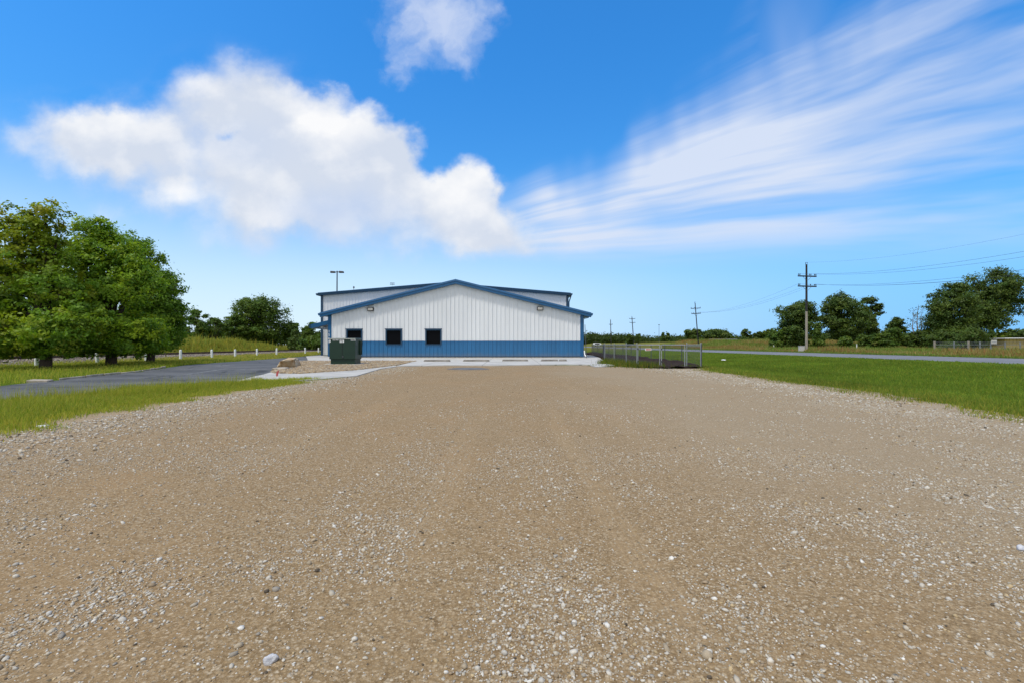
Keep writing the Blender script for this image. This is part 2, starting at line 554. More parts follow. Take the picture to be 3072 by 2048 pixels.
def gravel_mat():
    m_ = bpy.data.materials.new('gravel_dirt')
    m_.use_nodes = True
    T = NT(m_.node_tree)
    b = T.n['Principled BSDF']
    b.inputs['Roughness'].default_value = 0.95
    b.inputs['Specular IOR Level'].default_value = 0.1
    tc = T.new('ShaderNodeTexCoord').outputs['Object']
    x, y, z = T.sep(tc)
    # how stony the surface is : patchy, rising to the edges of the lot
    patch = T.noise(tc, 0.55, 5.0, 0.6, 0.4)
    patch2 = T.noise(T.vm('MULTIPLY', tc, (1.0, 0.35, 1.0)), 1.7, 4.0, 0.6)
    xl = T.m('ADD', x, T.m('MULTIPLY', T.m('SUBTRACT', patch, 0.5), 3.0))
    edge = T.m('MAXIMUM', T.ss(xl, 4.6, 7.6), T.ss(xl, -3.6, -6.2))
    stony = T.m('ADD', T.m('MULTIPLY', edge, 0.75), T.m('ADD', T.ss(patch, 0.48, 0.68, 0.0, 0.30), T.ss(patch2, 0.47, 0.72, 0.0, 0.26)), None, True)
    # smooth wheel tracks
    wob = T.m('MULTIPLY', T.m('SUBTRACT', T.noise(T.comb(0.0, y, 0.0), 0.3, 2.0), 0.5), 0.5)
    def track(cx, hw, y0, y1, y2, y3):
        a = T.m('ABSOLUTE', T.m('SUBTRACT', T.m('ADD', x, wob), cx))
        return T.m('MULTIPLY', T.ss(a, hw * 0.75, hw * 1.15, 1.0, 0.0), T.m('MULTIPLY', T.ss(y, y0, y1), T.ss(y, y2, y3, 1.0, 0.0)))
    tr = T.m('MULTIPLY', track(0.66, 0.11, 1.0, 2.0, 6.8, 9.0), 0.46)
    for k, (cx, hw, y0, y1, y2, y3) in enumerate(((-0.52, 0.14, 1.2, 3.0, 7.0, 9.0), (2.7, 0.16, 1.5, 4.0, 12.0, 17.0), (1.55, 0.15, 3.0, 6.0, 12.0, 17.0), (-2.4, 0.17, 2.5, 5.0, 9.0, 14.0))):
        tr = T.m('MAXIMUM', tr, T.m('MULTIPLY', track(cx, hw, y0, y1, y2, y3), (0.36, 0.3, 0.28, 0.28)[k]))
    stony = T.m('MULTIPLY', stony, T.m('SUBTRACT', 1.0, T.m('MULTIPLY', tr, 0.9)))
    # dirt
    n1 = T.noise(tc, 9.0, 6.0, 0.65)
    n2 = T.noise(tc, 70.0, 4.0, 0.7)
    n3 = T.noise(tc, 0.16, 3.0, 0.5)
    dirt = T.mix(T.ss(n1, 0.3, 0.7), (0.270, 0.185, 0.098), (0.365, 0.262, 0.148))
    dirt = T.mix(T.ss(n3, 0.35, 0.65, 0.0, 0.5), dirt, (0.31, 0.228, 0.142))
    dirt = T.mix(T.ss(n2, 0.35, 0.7, 0.0, 0.5), dirt, (0.18, 0.127, 0.072))
    dirt = T.mix(T.m('MULTIPLY', tr, 0.7), dirt, (0.40, 0.295, 0.18))
    # grit : every bit of the surface is made of small grains
    for sc, k in ((170.0, 0.75), (75.0, 0.6)):
        g = T.sep(T.voro(tc, sc, 'Color'))
        gd = T.voro(tc, sc)
        gt = T.ramp(g[0], [(0.0, (0.10, 0.064, 0.030)), (0.3, (0.23, 0.155, 0.080)), (0.62, (0.33, 0.238, 0.136)), (0.86, (0.43, 0.335, 0.225)), (1.0, (0.56, 0.49, 0.38))])
        gt = T.mix(T.ss(gd, 0.3, 0.6, 0.0, 0.55), gt, (0.12, 0.08, 0.042))
        dirt = T.mix(T.m('MULTIPLY', T.m('SUBTRACT', 1.0, T.m('MULTIPLY', tr, 0.6)), T.m('MULTIPLY', T.ss(n1, 0.3, 0.62, 0.35, 1.0), k)), dirt, gt)
    # the right side of the lot is greyer, rusty patches in the middle
    xg = T.m('ADD', x, T.m('MULTIPLY', T.m('SUBTRACT', n3, 0.5), 7.0))
    dirt = T.mix(T.ss(xg, 0.6, 3.6, 0.0, 0.45), dirt, (0.300, 0.250, 0.182))
    rust = T.noise(T.vm('MULTIPLY', tc, (1.0, 0.6, 1.0)), 0.75, 4.0, 0.6, 0.6)
    dirt = T.mix(T.m('MULTIPLY', T.ss(rust, 0.46, 0.72, 0.0, 0.34), T.ss(xg, 0.0, 3.0, 1.0, 0.15)), dirt, (0.30, 0.196, 0.104))
    # pebbles of several sizes
    wv = T.vm('ADD', tc, T.vm('MULTIPLY', T.vm('SUBTRACT', T.noise(tc, 40.0, 2.0, 0.5, 0.0, True), (0.5, 0.5, 0.5)), (0.012, 0.012, 0.0)))
    h = None
    col = dirt
    for sc, th, amt in ((24.0, 0.30, 0.55), (48.0, 0.38, 0.75), (95.0, 0.44, 0.9)):
        dist = T.voro(wv, sc)
        cid = T.sep(T.voro(wv, sc, 'Color'))
        keep = T.m('GREATER_THAN', T.m('ADD', T.m('MULTIPLY', stony, 0.85), 0.12 * amt), cid[0])
        peb = T.m('MULTIPLY', T.ss(dist, th * 0.72, th, 1.0, 0.0), keep)
        tone = T.ramp(cid[1], [(0.0, (0.22, 0.16, 0.095)), (0.35, (0.36, 0.285, 0.19)), (0.7, (0.47, 0.41, 0.325)), (0.93, (0.58, 0.54, 0.475)), (1.0, (0.36, 0.24, 0.12))])
        col = T.mix(T.m('MULTIPLY', peb, amt), col, tone)
        hh = T.m('MULTIPLY', T.m('MULTIPLY', T.ss(dist, 0.0, th, 1.0, 0.0), keep), 0.35 / sc)
        h = hh if h is None else T.m('MAXIMUM', h, hh)
    grey = T.m('MULTIPLY', T.ss(stony, 0.45, 1.0), 0.22)
    col = T.mix(grey, col, (0.40, 0.36, 0.295))
    tread = T.m('MULTIPLY', T.m('SINE', T.m('MULTIPLY', x, 190.0)), T.m('MULTIPLY', tr, 0.0030))
    h = T.m('ADD', T.m('ADD', h, tread), T.m('MULTIPLY', n2, 0.004))
    h = T.m('ADD', h, T.m('MULTIPLY', n1, 0.012))
    col = T.mix(1.0, col, (1.06, 1.02, 0.935), 'MULTIPLY')
    T.l.new(col, b.inputs['Base Color'])
    bn = T.new('ShaderNodeBump')
    bn.inputs['Strength'].default_value = 0.9
    bn.inputs['Distance'].default_value = 1.0
    T.l.new(h, bn.inputs['Height'])
    T.l.new(bn.outputs[0], b.inputs['Normal'])
    return m_


def ground_mat():
    m_ = bpy.data.materials.new('grassy_ground')
    m_.use_nodes = True
    T = NT(m_.node_tree)
    b = T.n['Principled BSDF']
    b.inputs['Roughness'].default_value = 1.0
    b.inputs['Specular IOR Level'].default_value = 0.0
    tc = T.new('ShaderNodeTexCoord').outputs['Object']
    x, y, z = T.sep(tc)
    n0 = T.noise(tc, 0.12, 4.0, 0.6)
    n1 = T.noise(tc, 1.1, 5.0, 0.65)
    n2 = T.noise(tc, 14.0, 4.0, 0.7)
    lawn = T.mix(T.ss(n1, 0.3, 0.7), (0.072, 0.112, 0.012), (0.096, 0.138, 0.016))
    lawn = T.mix(T.ss(n0, 0.4, 0.65, 0.0, 0.55), lawn, (0.104, 0.136, 0.020))
    lawn = T.mix(T.ss(n2, 0.35, 0.75, 0.0, 0.45), lawn, (0.035, 0.075, 0.010))
    tan = T.mix(T.ss(n1, 0.3, 0.7), (0.140, 0.138, 0.036), (0.19, 0.172, 0.058))
    tan = T.mix(T.ss(n0, 0.42, 0.6, 0.0, 0.7), tan, (0.115, 0.128, 0.022))
    far = T.m('MAXIMUM', T.ss(x, 38.0, 42.0), T.ss(y, 75.0, 130.0))
    far = T.m('MAXIMUM', far, T.ss(x, -24.5, -25.5))
    col = T.mix(far, lawn, tan)
    T.l.new(col, b.inputs['Base Color'])
    bn = T.new('ShaderNodeBump')
    bn.inputs['Strength'].default_value = 0.7
    bn.inputs['Distance'].default_value = 0.05
    T.l.new(T.noise(tc, 18.0, 4.0, 0.7), bn.inputs['Height'])
    T.l.new(bn.outputs[0], b.inputs['Normal'])
    return m_


def asphalt_mat(name, base, light, crack=True):
    m_ = bpy.data.materials.new(name)
    m_.use_nodes = True
    T = NT(m_.node_tree)
    b = T.n['Principled BSDF']
    b.inputs['Roughness'].default_value = 0.8
    b.inputs['Specular IOR Level'].default_value = 0.3
    tc = T.new('ShaderNodeTexCoord').outputs['Object']
    n0 = T.noise(T.vm('MULTIPLY', tc, (0.45, 0.8, 1.0)), 0.6, 6.0, 0.68, 0.5)
    n1 = T.noise(tc, 60.0, 3.0, 0.7)
    col = T.mix(T.ss(n0, 0.35, 0.68), base, light)
    if crack:
        sk = T.noise(T.vm('MULTIPLY', tc, (0.16, 1.3, 1.0)), 1.0, 6.0, 0.7, 0.8)
        col = T.mix(T.ss(sk, 0.56, 0.72, 0.0, 0.75), col, (0.21, 0.205, 0.20))
    col = T.mix(T.ss(n1, 0.4, 0.7, 0.0, 0.35), col, tuple(c * 1.9 for c in base))
    if crack:
        w = T.vm('ADD', tc, T.vm('MULTIPLY', T.noise(tc, 0.9, 4.0, 0.6, 0.0, True), (1.6, 1.6, 0.0)))
        d = T.voro(w, 0.33, 'Distance', 'DISTANCE_TO_EDGE')
        col = T.mix(T.ss(d, 0.006, 0.02, 0.8, 0.0), col, tuple(c * 0.4 for c in base))
    T.l.new(col, b.inputs['Base Color'])
    bn = T.new('ShaderNodeBump')
    bn.inputs['Strength'].default_value = 0.4
    bn.inputs['Distance'].default_value = 0.01
    T.l.new(n1, bn.inputs['Height'])
    T.l.new(bn.outputs[0], b.inputs['Normal'])
    return m_


def concrete_mat(name, col, joints=True):
    m_ = bpy.data.materials.new(name)
    m_.use_nodes = True
    T = NT(m_.node_tree)
    b = T.n['Principled BSDF']
    b.inputs['Roughness'].default_value = 0.85
    b.inputs['Specular IOR Level'].default_value = 0.25
    tc = T.new('ShaderNodeTexCoord').outputs['Object']
    n0 = T.noise(tc, 0.7, 6.0, 0.65)
    n1 = T.noise(tc, 22.0, 4.0, 0.7)
    c = T.mix(T.ss(n0, 0.32, 0.62), tuple(k * 0.78 for k in col), col)
    c = T.mix(T.ss(n1, 0.45, 0.75, 0.0, 0.25), c, tuple(k * 0.6 for k in col))
    if joints:
        x, y, z = T.sep(tc)
        fx = T.m('ABSOLUTE', T.m('SUBTRACT', T.m('FRACT', T.m('DIVIDE', x, 3.1)), 0.5))
        fy = T.m('ABSOLUTE', T.m('SUBTRACT', T.m('FRACT', T.m('DIVIDE', y, 3.3)), 0.5))
        j = T.m('MINIMUM', T.m('MULTIPLY', fx, 3.1), T.m('MULTIPLY', fy, 3.3))
        c = T.mix(T.ss(j, 0.012, 0.03, 0.7, 0.0), c, tuple(k * 0.35 for k in col))
    T.l.new(c, b.inputs['Base Color'])
    return m_


M = {}
M['gravel'] = gravel_mat()
M['ground'] = ground_mat()
M['asphalt'] = asphalt_mat('old_asphalt', (0.066, 0.066, 0.066), (0.135, 0.133, 0.130))
M['road'] = asphalt_mat('road_asphalt', (0.135, 0.135, 0.142), (0.19, 0.19, 0.198), False)
M['concrete'] = concrete_mat('concrete', (0.50, 0.475, 0.43))
M['concrete_plain'] = concrete_mat('concrete_plain', (0.48, 0.455, 0.41), False)
M['kerb'] = pmat('kerb_concrete', (0.42, 0.36, 0.28), 0.9, 0.5, 2.5, 0.5, 14.0)
M['white_panel'] = pmat('white_metal_panel', (0.745, 0.75, 0.745), 0.42, 0.07, 0.9, 0.0, streak=True)
M['blue_panel'] = pmat('blue_metal_panel', (0.022, 0.150, 0.330), 0.42, 0.14, 1.3, streak=True)
def splash(m_, top, col):
    T = NT(m_.node_tree)
    b = T.n['Principled BSDF']
    old = b.inputs['Base Color'].links[0].from_socket
    tc = T.new('ShaderNodeTexCoord').outputs['Object']
    z = T.sep(tc)[2]
    n = T.noise(T.vm('MULTIPLY', tc, (1.0, 1.0, 0.6)), 1.6, 6.0, 0.7)
    f = T.m('MULTIPLY', T.ss(T.m('ADD', z, T.m('MULTIPLY', T.m('SUBTRACT', n, 0.5), -0.5)), 0.1, top, 1.0, 0.0), 0.38)
    T.l.new(T.mix(f, old, col), b.inputs['Base Color'])


splash(M['blue_panel'], 0.55, (0.20, 0.19, 0.17))
M['blue_trim'] = pmat('blue_metal_trim', (0.011, 0.094, 0.220), 0.35, 0.12, 2.0)
M['rear_panel'] = pmat('rear_metal_panel', (0.70, 0.70, 0.71), 0.45, 0.07, 0.9, streak=True)
M['dark_trim'] = pmat('dark_blue_trim', (0.010, 0.048, 0.100), 0.38, 0.12, 2.0)
M['pane'] = pmat('dark_pane', (0.004, 0.004, 0.005), 0.3, spec=0.06)
M['black'] = pmat('black_metal', (0.012, 0.012, 0.013), 0.45, 0.2, 6.0)
M['lens'] = pmat('lamp_lens', (0.55, 0.52, 0.47), 0.25, 0.15, 9.0)
M['transformer'] = pmat('green_enamel', (0.008, 0.030, 0.014), 0.38, 0.15, 3.0)
M['sticker'] = pmat('sticker', (0.75, 0.75, 0.72), 0.5, 0.1, 30.0)
M['ink'] = pmat('ink', (0.03, 0.03, 0.03), 0.6)
M['galv'] = pmat('galvanised_steel', (0.27, 0.285, 0.29), 0.5, 0.25, 7.0, metal=0.2)
M['galv_bright'] = pmat('bright_galvanised_steel', (0.36, 0.37, 0.37), 0.45, 0.2, 7.0, metal=0.2)
M['galv_dark'] = pmat('weathered_steel', (0.095, 0.10, 0.105), 0.5, 0.3, 7.0, metal=0.3)
M['red'] = pmat('red_print', (0.50, 0.045, 0.06), 0.5, 0.2, 30.0)
M['pink_flag'] = pmat('marker_red', (0.38, 0.06, 0.055), 0.6)
M['white_paint'] = pmat('white_paint', (0.86, 0.85, 0.82), 0.6, 0.10, 6.0, 0.2, 25.0)
M['worn_paint'] = pmat('worn_road_paint', (0.27, 0.27, 0.27), 0.8, 0.65, 5.0)
M['pole_dark'] = pmat('tarred_pole_wood', (0.018, 0.017, 0.016), 0.75, 0.3, 6.0, 0.4, 20.0, streak=True)
M['pole_pale'] = pmat('weathered_pole_wood', (0.36, 0.31, 0.24), 0.85, 0.35, 6.0, 0.4, 20.0, streak=True)
M['glass_ins'] = pmat('insulator_glaze', (0.03, 0.028, 0.026), 0.2)
M['wire'] = pmat('wire', (0.03, 0.035, 0.04), 0.5)
M['stop'] = pmat('grimy_concrete', (0.25, 0.225, 0.195), 0.9, 0.45, 3.0, 0.4, 25.0)
M['boulder'] = pmat('sandstone', (0.52, 0.42, 0.28), 0.9, 0.4, 2.2, 0.8, 9.0, stain=(0.33, 0.19, 0.07))
M['rust_stone'] = pmat('iron_stained_sandstone', (0.30, 0.155, 0.045), 0.9, 0.5, 5.0, 0.8, 14.0, stain=(0.40, 0.30, 0.17))
M['soil'] = pmat('turned_soil', (0.040, 0.023, 0.015), 0.95, 0.55, 3.0, 1.0, 9.0, spec=0.1)
M['ballast'] = pmat('rail_ballast', (0.30, 0.265, 0.235), 0.95, 0.5, 7.0, 1.0, 12.0, spec=0.1)
M['rail'] = pmat('rusty_rail', (0.10, 0.055, 0.032), 0.6, 0.4, 4.0, metal=0.3)
M['sleeper'] = pmat('old_sleeper_wood', (0.06, 0.045, 0.035), 0.9, 0.4, 4.0)
M['stain'] = pmat('dark_patch', (0.15, 0.145, 0.14), 0.85, 0.4, 2.0, 0.4, 30.0)
M['yellow_panel'] = pmat('yellow_board', (0.42, 0.31, 0.085), 0.7, 0.2, 2.0, streak=True)
M['bark'] = pmat('bark', (0.060, 0.042, 0.030), 0.95, 0.4, 6.0, 0.9, 12.0, streak=True)
M['bark_pale'] = pmat('dead_bark', (0.24, 0.19, 0.15), 0.95, 0.4, 6.0)
M['leaf_near'] = leafmat('maple_leaf', (0.200, 0.302, 0.022), 0.48)
M['leaf_mid'] = leafmat('tree_leaf', (0.100, 0.155, 0.022), 0.38)
M['leaf_dark'] = leafmat('dark_leaf', (0.085, 0.128, 0.022), 0.36)
M['grass'] = leafmat('grass_blade', (0.275, 0.328, 0.034), 0.45, 0.6, 0.15)
M['tall'] = leafmat('tall_grass_blade', (0.34, 0.285, 0.095), 0.35, 0.6, 0.1)
M['weed'] = leafmat('weed_leaf', (0.27, 0.30, 0.050), 0.35, 0.6, 0.1)
M['stone'] = stonemat('loose_stone', (0.95, 0.93, 0.88))
M['rock'] = stonemat('river_rock', (0.62, 0.57, 0.47))

# ------------------------------------------------------------------ the ground and what is laid on it
def ground():
    xs = np.unique(np.concatenate([[-4000, -2000, -900, -400, -220, -140, -100], np.arange(-80, -30, 2.0), np.arange(-30, 8, 2.0),
                                   np.arange(8, 30, 0.7), np.arange(30, 62, 2.0), [70, 85, 110, 150, 220, 400, 900, 2000, 4000]]))
    ys = np.unique(np.concatenate([[-300, -80, -20], np.arange(-8, 90, 2.0), np.arange(90, 140, 4.0), [150, 170, 200, 250, 320, 450, 700, 1100, 2000, 4000, 7000]]))
    X, Y = np.meshgrid(xs, ys)
    V = np.stack([X, Y, gz(X, Y)], -1).reshape(-1, 3)
    nx, ny = len(xs), len(ys)
    i = np.arange(nx - 1)[None, :] + nx * np.arange(ny - 1)[:, None]
    FA = np.stack([i, i + 1, i + nx + 1, i + nx], -1).reshape(-1, 4)
    o = np_mesh('ground', V, FA, M['ground'], smooth=True)
    o['kind'] = 'structure'


ground()

lot_left = rough_line([(-7.3, -3.0), (-7.0, 4.0), (-6.9, 5.5), (-7.2, 7.2), (-7.45, 9.0), (-7.3, 10.6), (-6.9, 12.8), (-6.1, 14.6), (-7.6, 17.5), (-9.2, 17.0), (-9.0, 19.0), (-6.5, 23.6)], 0.3, 0.12, 3)
lot_right = rough_line([(9.0, 22.2), (8.4, 19.5), (8.3, 14.0), (8.4, 11.1), (8.3, 8.5), (7.7, 6.4), (7.4, 3.0), (7.7, -3.0)], 0.3, 0.18, 4)
lot = lot_left + [(-6, 24.2), (4.0, 24.6), (6.0, 23.0)] + lot_right
sheet('gravel_lot', lot, 0.006, M['gravel'])

drive_near = rough_line([gp(-700, 1235), gp(0, 1228), gp(420, 1192), gp(681, 1160), gp(755, 1136), gp(815, 1118), gp(840, 1104.5), gp(848, 1094), gp(905, 1085), gp(930, 1083), (-18.2, 41), (-19.4, 46), (-19.6, 60), (-19.6, 110)], 0.5, 0.07, 5)
drive_far = rough_line([(-24.2, 110), (-23.6, 60), gp(960, 1063.5), gp(883, 1071.5), gp(776, 1079), gp(564, 1094), gp(408, 1117), gp(176, 1140), gp(0, 1158), gp(-700, 1190)], 0.5, 0.07, 6)
sheet('asphalt_drive', drive_near + drive_far, 0.012, M['asphalt'])

# low broken kerb along the far side of the drive
def kerb():
    b = MB()
    pts = rough_line([gp(178, 1139.6), gp(255, 1131.6), gp(408, 1116), gp(500, 1101.5)], 0.8, 0.04, 8)
    for i, ((x0, y0), (x1, y1)) in enumerate(zip(pts[:-1], pts[1:])):
        h = 0.05 + 0.05 * random.random()
        w = 0.16 + 0.1 * random.random()
        b.hexa([(x0, y0, -0.05), (x1 - 0.02, y1 - 0.02, -0.05), (x1 - w, y1 + w, -0.05), (x0 - w, y0 + w, -0.05)],
               [(x0, y0, h), (x1 - 0.02, y1 - 0.02, h), (x1 - w, y1 + w, h * 0.9), (x0 - w, y0 + w, h * 0.9)])
    x, y = gp(78, 1147)
    b.hexa([(x, y, -0.03), (x + 0.5, y + 0.12, -0.03), (x + 0.4, y + 0.42, -0.03), (x - 0.1, y + 0.3, -0.03)],
           [(x, y, 0.08), (x + 0.5, y + 0.12, 0.06), (x + 0.4, y + 0.42, 0.07), (x - 0.1, y + 0.3, 0.09)])
    o = b.build('kerb', M['kerb'], bevel=0.02)
    o['kind'] = 'structure'


kerb()
def marking(a, b_, w):
    (x0, y0), (x1, y1) = a, b_
    L = math.hypot(x1 - x0, y1 - y0)
    nx, ny = -(y1 - y0) / L * w / 2, (x1 - x0) / L * w / 2
    return [(x0 + nx, y0 + ny), (x1 + nx, y1 + ny), (x1 - nx, y1 - ny), (x0 - nx, y0 - ny)]


for a, b_, w in ((gp(556, 1123.5), gp(682, 1105.5), 0.13), (gp(640, 1098.5), gp(690, 1095), 0.2), (gp(570, 1106), gp(650, 1107), 0.16),
                 (gp(540, 1109), gp(575, 1108), 0.25), (gp(720, 1107.5), gp(800, 1106), 0.22)):
    sheet('road_marking', marking(a, b_, w), 0.017, M['worn_paint'])

road_l = rough_line([(28.6, -10), (28.8, 30), (28.8, 100)], 1.2, 0.1, 9) + [(29.5, 320), (33, 900)]
road_r = [(46, 900), (41, 320)] + rough_line([(40.2, 100), (40.2, 30), (40.2, -10)], 1.2, 0.1, 10)
sheet('road', road_l + road_r, 0.014, M['road'])

slab = [gp(1188, 1099.5), gp(1340, 1097), gp(1490, 1097.4), gp(1699, 1094.3), gp(1762, 1095), gp(1788, 1101.5), gp(1805, 1101), gp(1846, 1098), gp(1828, 1092),
        gp(1809, 1087), gp(1808, 1083), gp(1813, 1079), gp(1790, 1071), gp(1778, 1067), (7.2, 60), (5.0, 60), (5.0, 40), (-15.0, 40), (-18.8, 44.9), (-19.0, 42), gp(925, 1083.5), gp(1085, 1082.6), gp(1251, 1083.5)]
sheet('concrete_apron', slab, 0.05, M['concrete'], thick=0.12)
walk = [gp(1190, 1100.2), gp(1142, 1107), gp(1070, 1129), gp(997, 1136), gp(900, 1143.6), gp(681, 1155), gp(735, 1138), gp(790, 1125), gp(815, 1118), gp(823, 1121.5), gp(900, 1123), gp(1065, 1112), gp(1186, 1097.6)]
sheet('footpath', walk, 0.04, M['concrete_plain'], thick=0.10)
bed = [gp(1251, 1084.0), gp(1189, 1097.5), gp(1065, 1112), gp(900, 1123), gp(823, 1121.5), gp(815, 1118), gp(842, 1104), gp(850, 1094), gp(897, 1080), gp(921, 1083.6)]
sheet('rock_bed', bed, 0.02, M['ballast'])
stain = [gp(1360 + 62 * math.cos(t) * (1 + 0.15 * math.sin(3 * t)) + 45, 1105.5 + 3.6 * math.sin(t)) for t in np.linspace(0, 2 * math.pi, 22)[:-1]]
sheet('asphalt_patch', stain, 0.010, M['stain'])

yard = [gp(1816, 1083.0), gp(1840, 1088), gp(1870, 1095), gp(1912, 1102.5), gp(2000, 1106), gp(2058, 1105), gp(2100, 1104.5), (9.7, 24.0), (10.1, 29.0), (10.3, 36), (10.3, 58), (8.4, 58), (8.05, 46.5), (7.6, 40), (6.15, 30.4)]


def dirt_yard():
    """turned soil inside the chain link yard"""
    def inside(x, y):
        c = np.zeros(x.shape, bool)
        n = len(yard)
        for i in range(n):
            (x0, y0), (x1, y1) = yard[i], yard[(i + 1) % n]
            c ^= ((y0 > y) != (y1 > y)) & (x < (x1 - x0) * (y - y0) / (y1 - y0 + 1e-12) + x0)
        return c
    xs, ys = np.arange(5.8, 10.6, 0.13), np.arange(20.8, 58.5, 0.16)
    X, Y = np.meshgrid(xs, ys)
    Z = 0.03 + 0.10 * vnoise(X, Y, 0.45, 5) * vnoise(X, Y, 1.8, 6) + 0.05 * vnoise(X, Y, 0.2, 8) + 0.16 * np.clip((X - 9.2), 0, 1) * vnoise(X, Y, 1.2, 9)
    V = np.stack([X, Y, Z], -1).reshape(-1, 3)
    nx = len(xs)
    i = (np.arange(nx - 1)[None, :] + nx * np.arange(len(ys) - 1)[:, None]).ravel()
    cx, cy = V[i, 0] + 0.06, V[i, 1] + 0.08
    i = i[inside(cx, cy)]
    o = np_mesh('dirt', V, np.stack([i, i + 1, i + nx + 1, i + nx], -1), M['soil'])
    o['kind'] = 'structure'


dirt_yard()

# ------------------------------------------------------------------ loose stones
def icos(variants, sub=1, seed=1):
    import bmesh
    r = random.Random(seed)
    out = []
    for _ in range(variants):
        bm = bmesh.new()
        bmesh.ops.create_icosphere(bm, subdivisions=sub, radius=1.0)
        ax = [Vector((r.gauss(0, 1), r.gauss(0, 1), r.gauss(0, 1))).normalized() for _ in range(5)]
        am = [r.uniform(0.55, 0.95) for _ in range(5)]
        for v in bm.verts:
            for a, k in zip(ax, am):
                dd = v.co.dot(a)
                if dd > k:
                    v.co -= a * (dd - k)
            v.co *= r.uniform(0.9, 1.08)
        bm.verts.index_update()
        out.append((np.array([v.co[:] for v in bm.verts]), np.array([[v.index for v in f.verts] for f in bm.faces])))
        bm.free()
    return out


STONE_TONES = np.array([(0.58, 0.54, 0.475), (0.68, 0.655, 0.61), (0.50, 0.445, 0.36), (0.42, 0.345, 0.25), (0.35, 0.265, 0.175), (0.50, 0.38, 0.22), (0.46, 0.435, 0.395), (0.32, 0.295, 0.26), (0.085, 0.068, 0.05)])


def scatter_stones(name, x, y, s, mat, zbase=0.006, sink=0.25, tones=STONE_TONES, probs=None, flat=(0.45, 0.85), sub=1, seed=2):
    base = icos(10, sub, seed)
    n = len(x)
    which = rng.integers(0, len(base), n)
    Vs, Fs, Cs = [], [], []
    off = 0
    for b, (bv, bf) in enumerate(base):
        idx = np.where(which == b)[0]
        if not len(idx):
            continue
        k = len(idx)
        a = rng.uniform(0, 2 * np.pi, k)
        sx = s[idx] * rng.uniform(0.8, 1.25, k)
        sy = s[idx] * rng.uniform(0.65, 1.0, k)
        sz = s[idx] * rng.uniform(*flat, k)
        P = bv[None] * np.stack([sx, sy, sz], -1)[:, None, :]
        tl = rng.normal(0, 0.22, k)[:, None]
        zz = P[..., 2] + P[..., 0] * tl
        X = P[..., 0] * np.cos(a)[:, None] - P[..., 1] * np.sin(a)[:, None] + x[idx][:, None]
        Y = P[..., 0] * np.sin(a)[:, None] + P[..., 1] * np.cos(a)[:, None] + y[idx][:, None]
        zb = zbase[idx][:, None] if isinstance(zbase, np.ndarray) else zbase
        Z = zz + zb + (sz * (1 - 2 * sink))[:, None] * 0.6
        Vs.append(np.stack([X, Y, Z], -1).reshape(-1, 3))
        Fs.append((bf[None] + (off + np.arange(k) * len(bv))[:, None, None]).reshape(-1, 3))
        t = tones[rng.choice(len(tones), k, p=probs)] * rng.uniform(0.82, 1.12, k)[:, None]
        Cs.append(np.repeat(t, len(bv), 0))
        off += k * len(bv)
    o = np_mesh(name, np.concatenate(Vs), np.concatenate(Fs), mat, col=np.concatenate(Cs))
    o['kind'] = 'stuff'
    return o


def stony(x, y):
    p = 0.55 * vnoise(x, y, 0.9, 21) + 0.45 * vnoise(x, y, 0.32, 22)
    p = np.clip((p - 0.37) / 0.30, 0, 1) ** 1.3
    lane = 1 - 0.6 * np.exp(-((x - 0.62) / 0.16) ** 4) * (y < 8) - 0.6 * np.exp(-((x + 0.30 + 0.02 * y) / 0.22) ** 4) * (y > 1)
    e = np.clip((np.abs(x + 0.3) - 3.4) / 3.2, 0, 1)
    mid = 1 - 0.6 * np.clip((y - 2.6) / 3.0, 0, 1) * np.clip(1 - e * 1.3, 0, 1)
    return np.clip(((0.12 + 0.72 * p) * lane + 0.5 * e * (0.35 + p)) * mid, 0, 1)


def lot_stones():
    def pick(n, d0, d1, power):
        t = rng.random(n)
        D = d0 + (d1 - d0) * t ** power
        x = rng.uniform(-1, 1, n) * (1.22 * D + 0.8)
        # the area grows with D : sampling x over the visible width keeps the density falling as 1/D
        k = (x > -6.3) & (x < 7.1) & (rng.random(n) < stony(x, D))
        return x[k], D[k]
    xs, ys, ss = [], [], []
    for n, d0, d1, pw, s0, s1 in ((140000, 1.5, 5.0, 1.0, 0.0028, 0.0060), (115000, 1.5, 9.0, 1.0, 0.005, 0.011), (22000, 1.5, 16.0, 1.0, 0.009, 0.018), (760, 1.6, 16.0, 1.0, 0.016, 0.023)):
        x, y = pick(n, d0, d1, pw)
        xs.append(x)
        ys.append(y)
        ss.append(s0 + (s1 - s0) * rng.random(len(x)) ** 2)
    # the coarse white edge rows
    n = 20000
    y = rng.uniform(4.2, 22, n)
    left = rng.random(n) < 0.5
    x = np.where(left, -6.1 + np.abs(rng.normal(0, 0.9, n)) - 0.2, 7.5 - np.abs(rng.normal(0, 0.8, n)) + 0.1)
    k = (np.abs(x) < 1.16 * y) & (rng.random(n) < 0.25 + 0.75 * (vnoise(x, y, 0.8, 31) > 0.42)) & (x > -6.6 - 0.0 * y) & (x < 7.9)
    xs.append(x[k])
    ys.append(y[k])
    ss.append(0.008 + 0.018 * rng.random(k.sum()) ** 2.2)
    x, y, s = np.concatenate(xs), np.concatenate(ys), np.concatenate(ss)
    # the palest one, half grey, lying in the foreground
    scatter_stones('gravel_stones', x, y, s, M['stone'], probs=np.array([0.21, 0.10, 0.20, 0.18, 0.14, 0.07, 0.05, 0.03, 0.02]))


lot_stones()


def in_poly(x, y, poly):
    c = np.zeros(x.shape, bool)
    n = len(poly)
    for i in range(n):
        (x0, y0), (x1, y1) = poly[i], poly[(i + 1) % n]
        c ^= ((y0 > y) != (y1 > y)) & (x < (x1 - x0) * (y - y0) / (y1 - y0 + 1e-12) + x0)
    return c


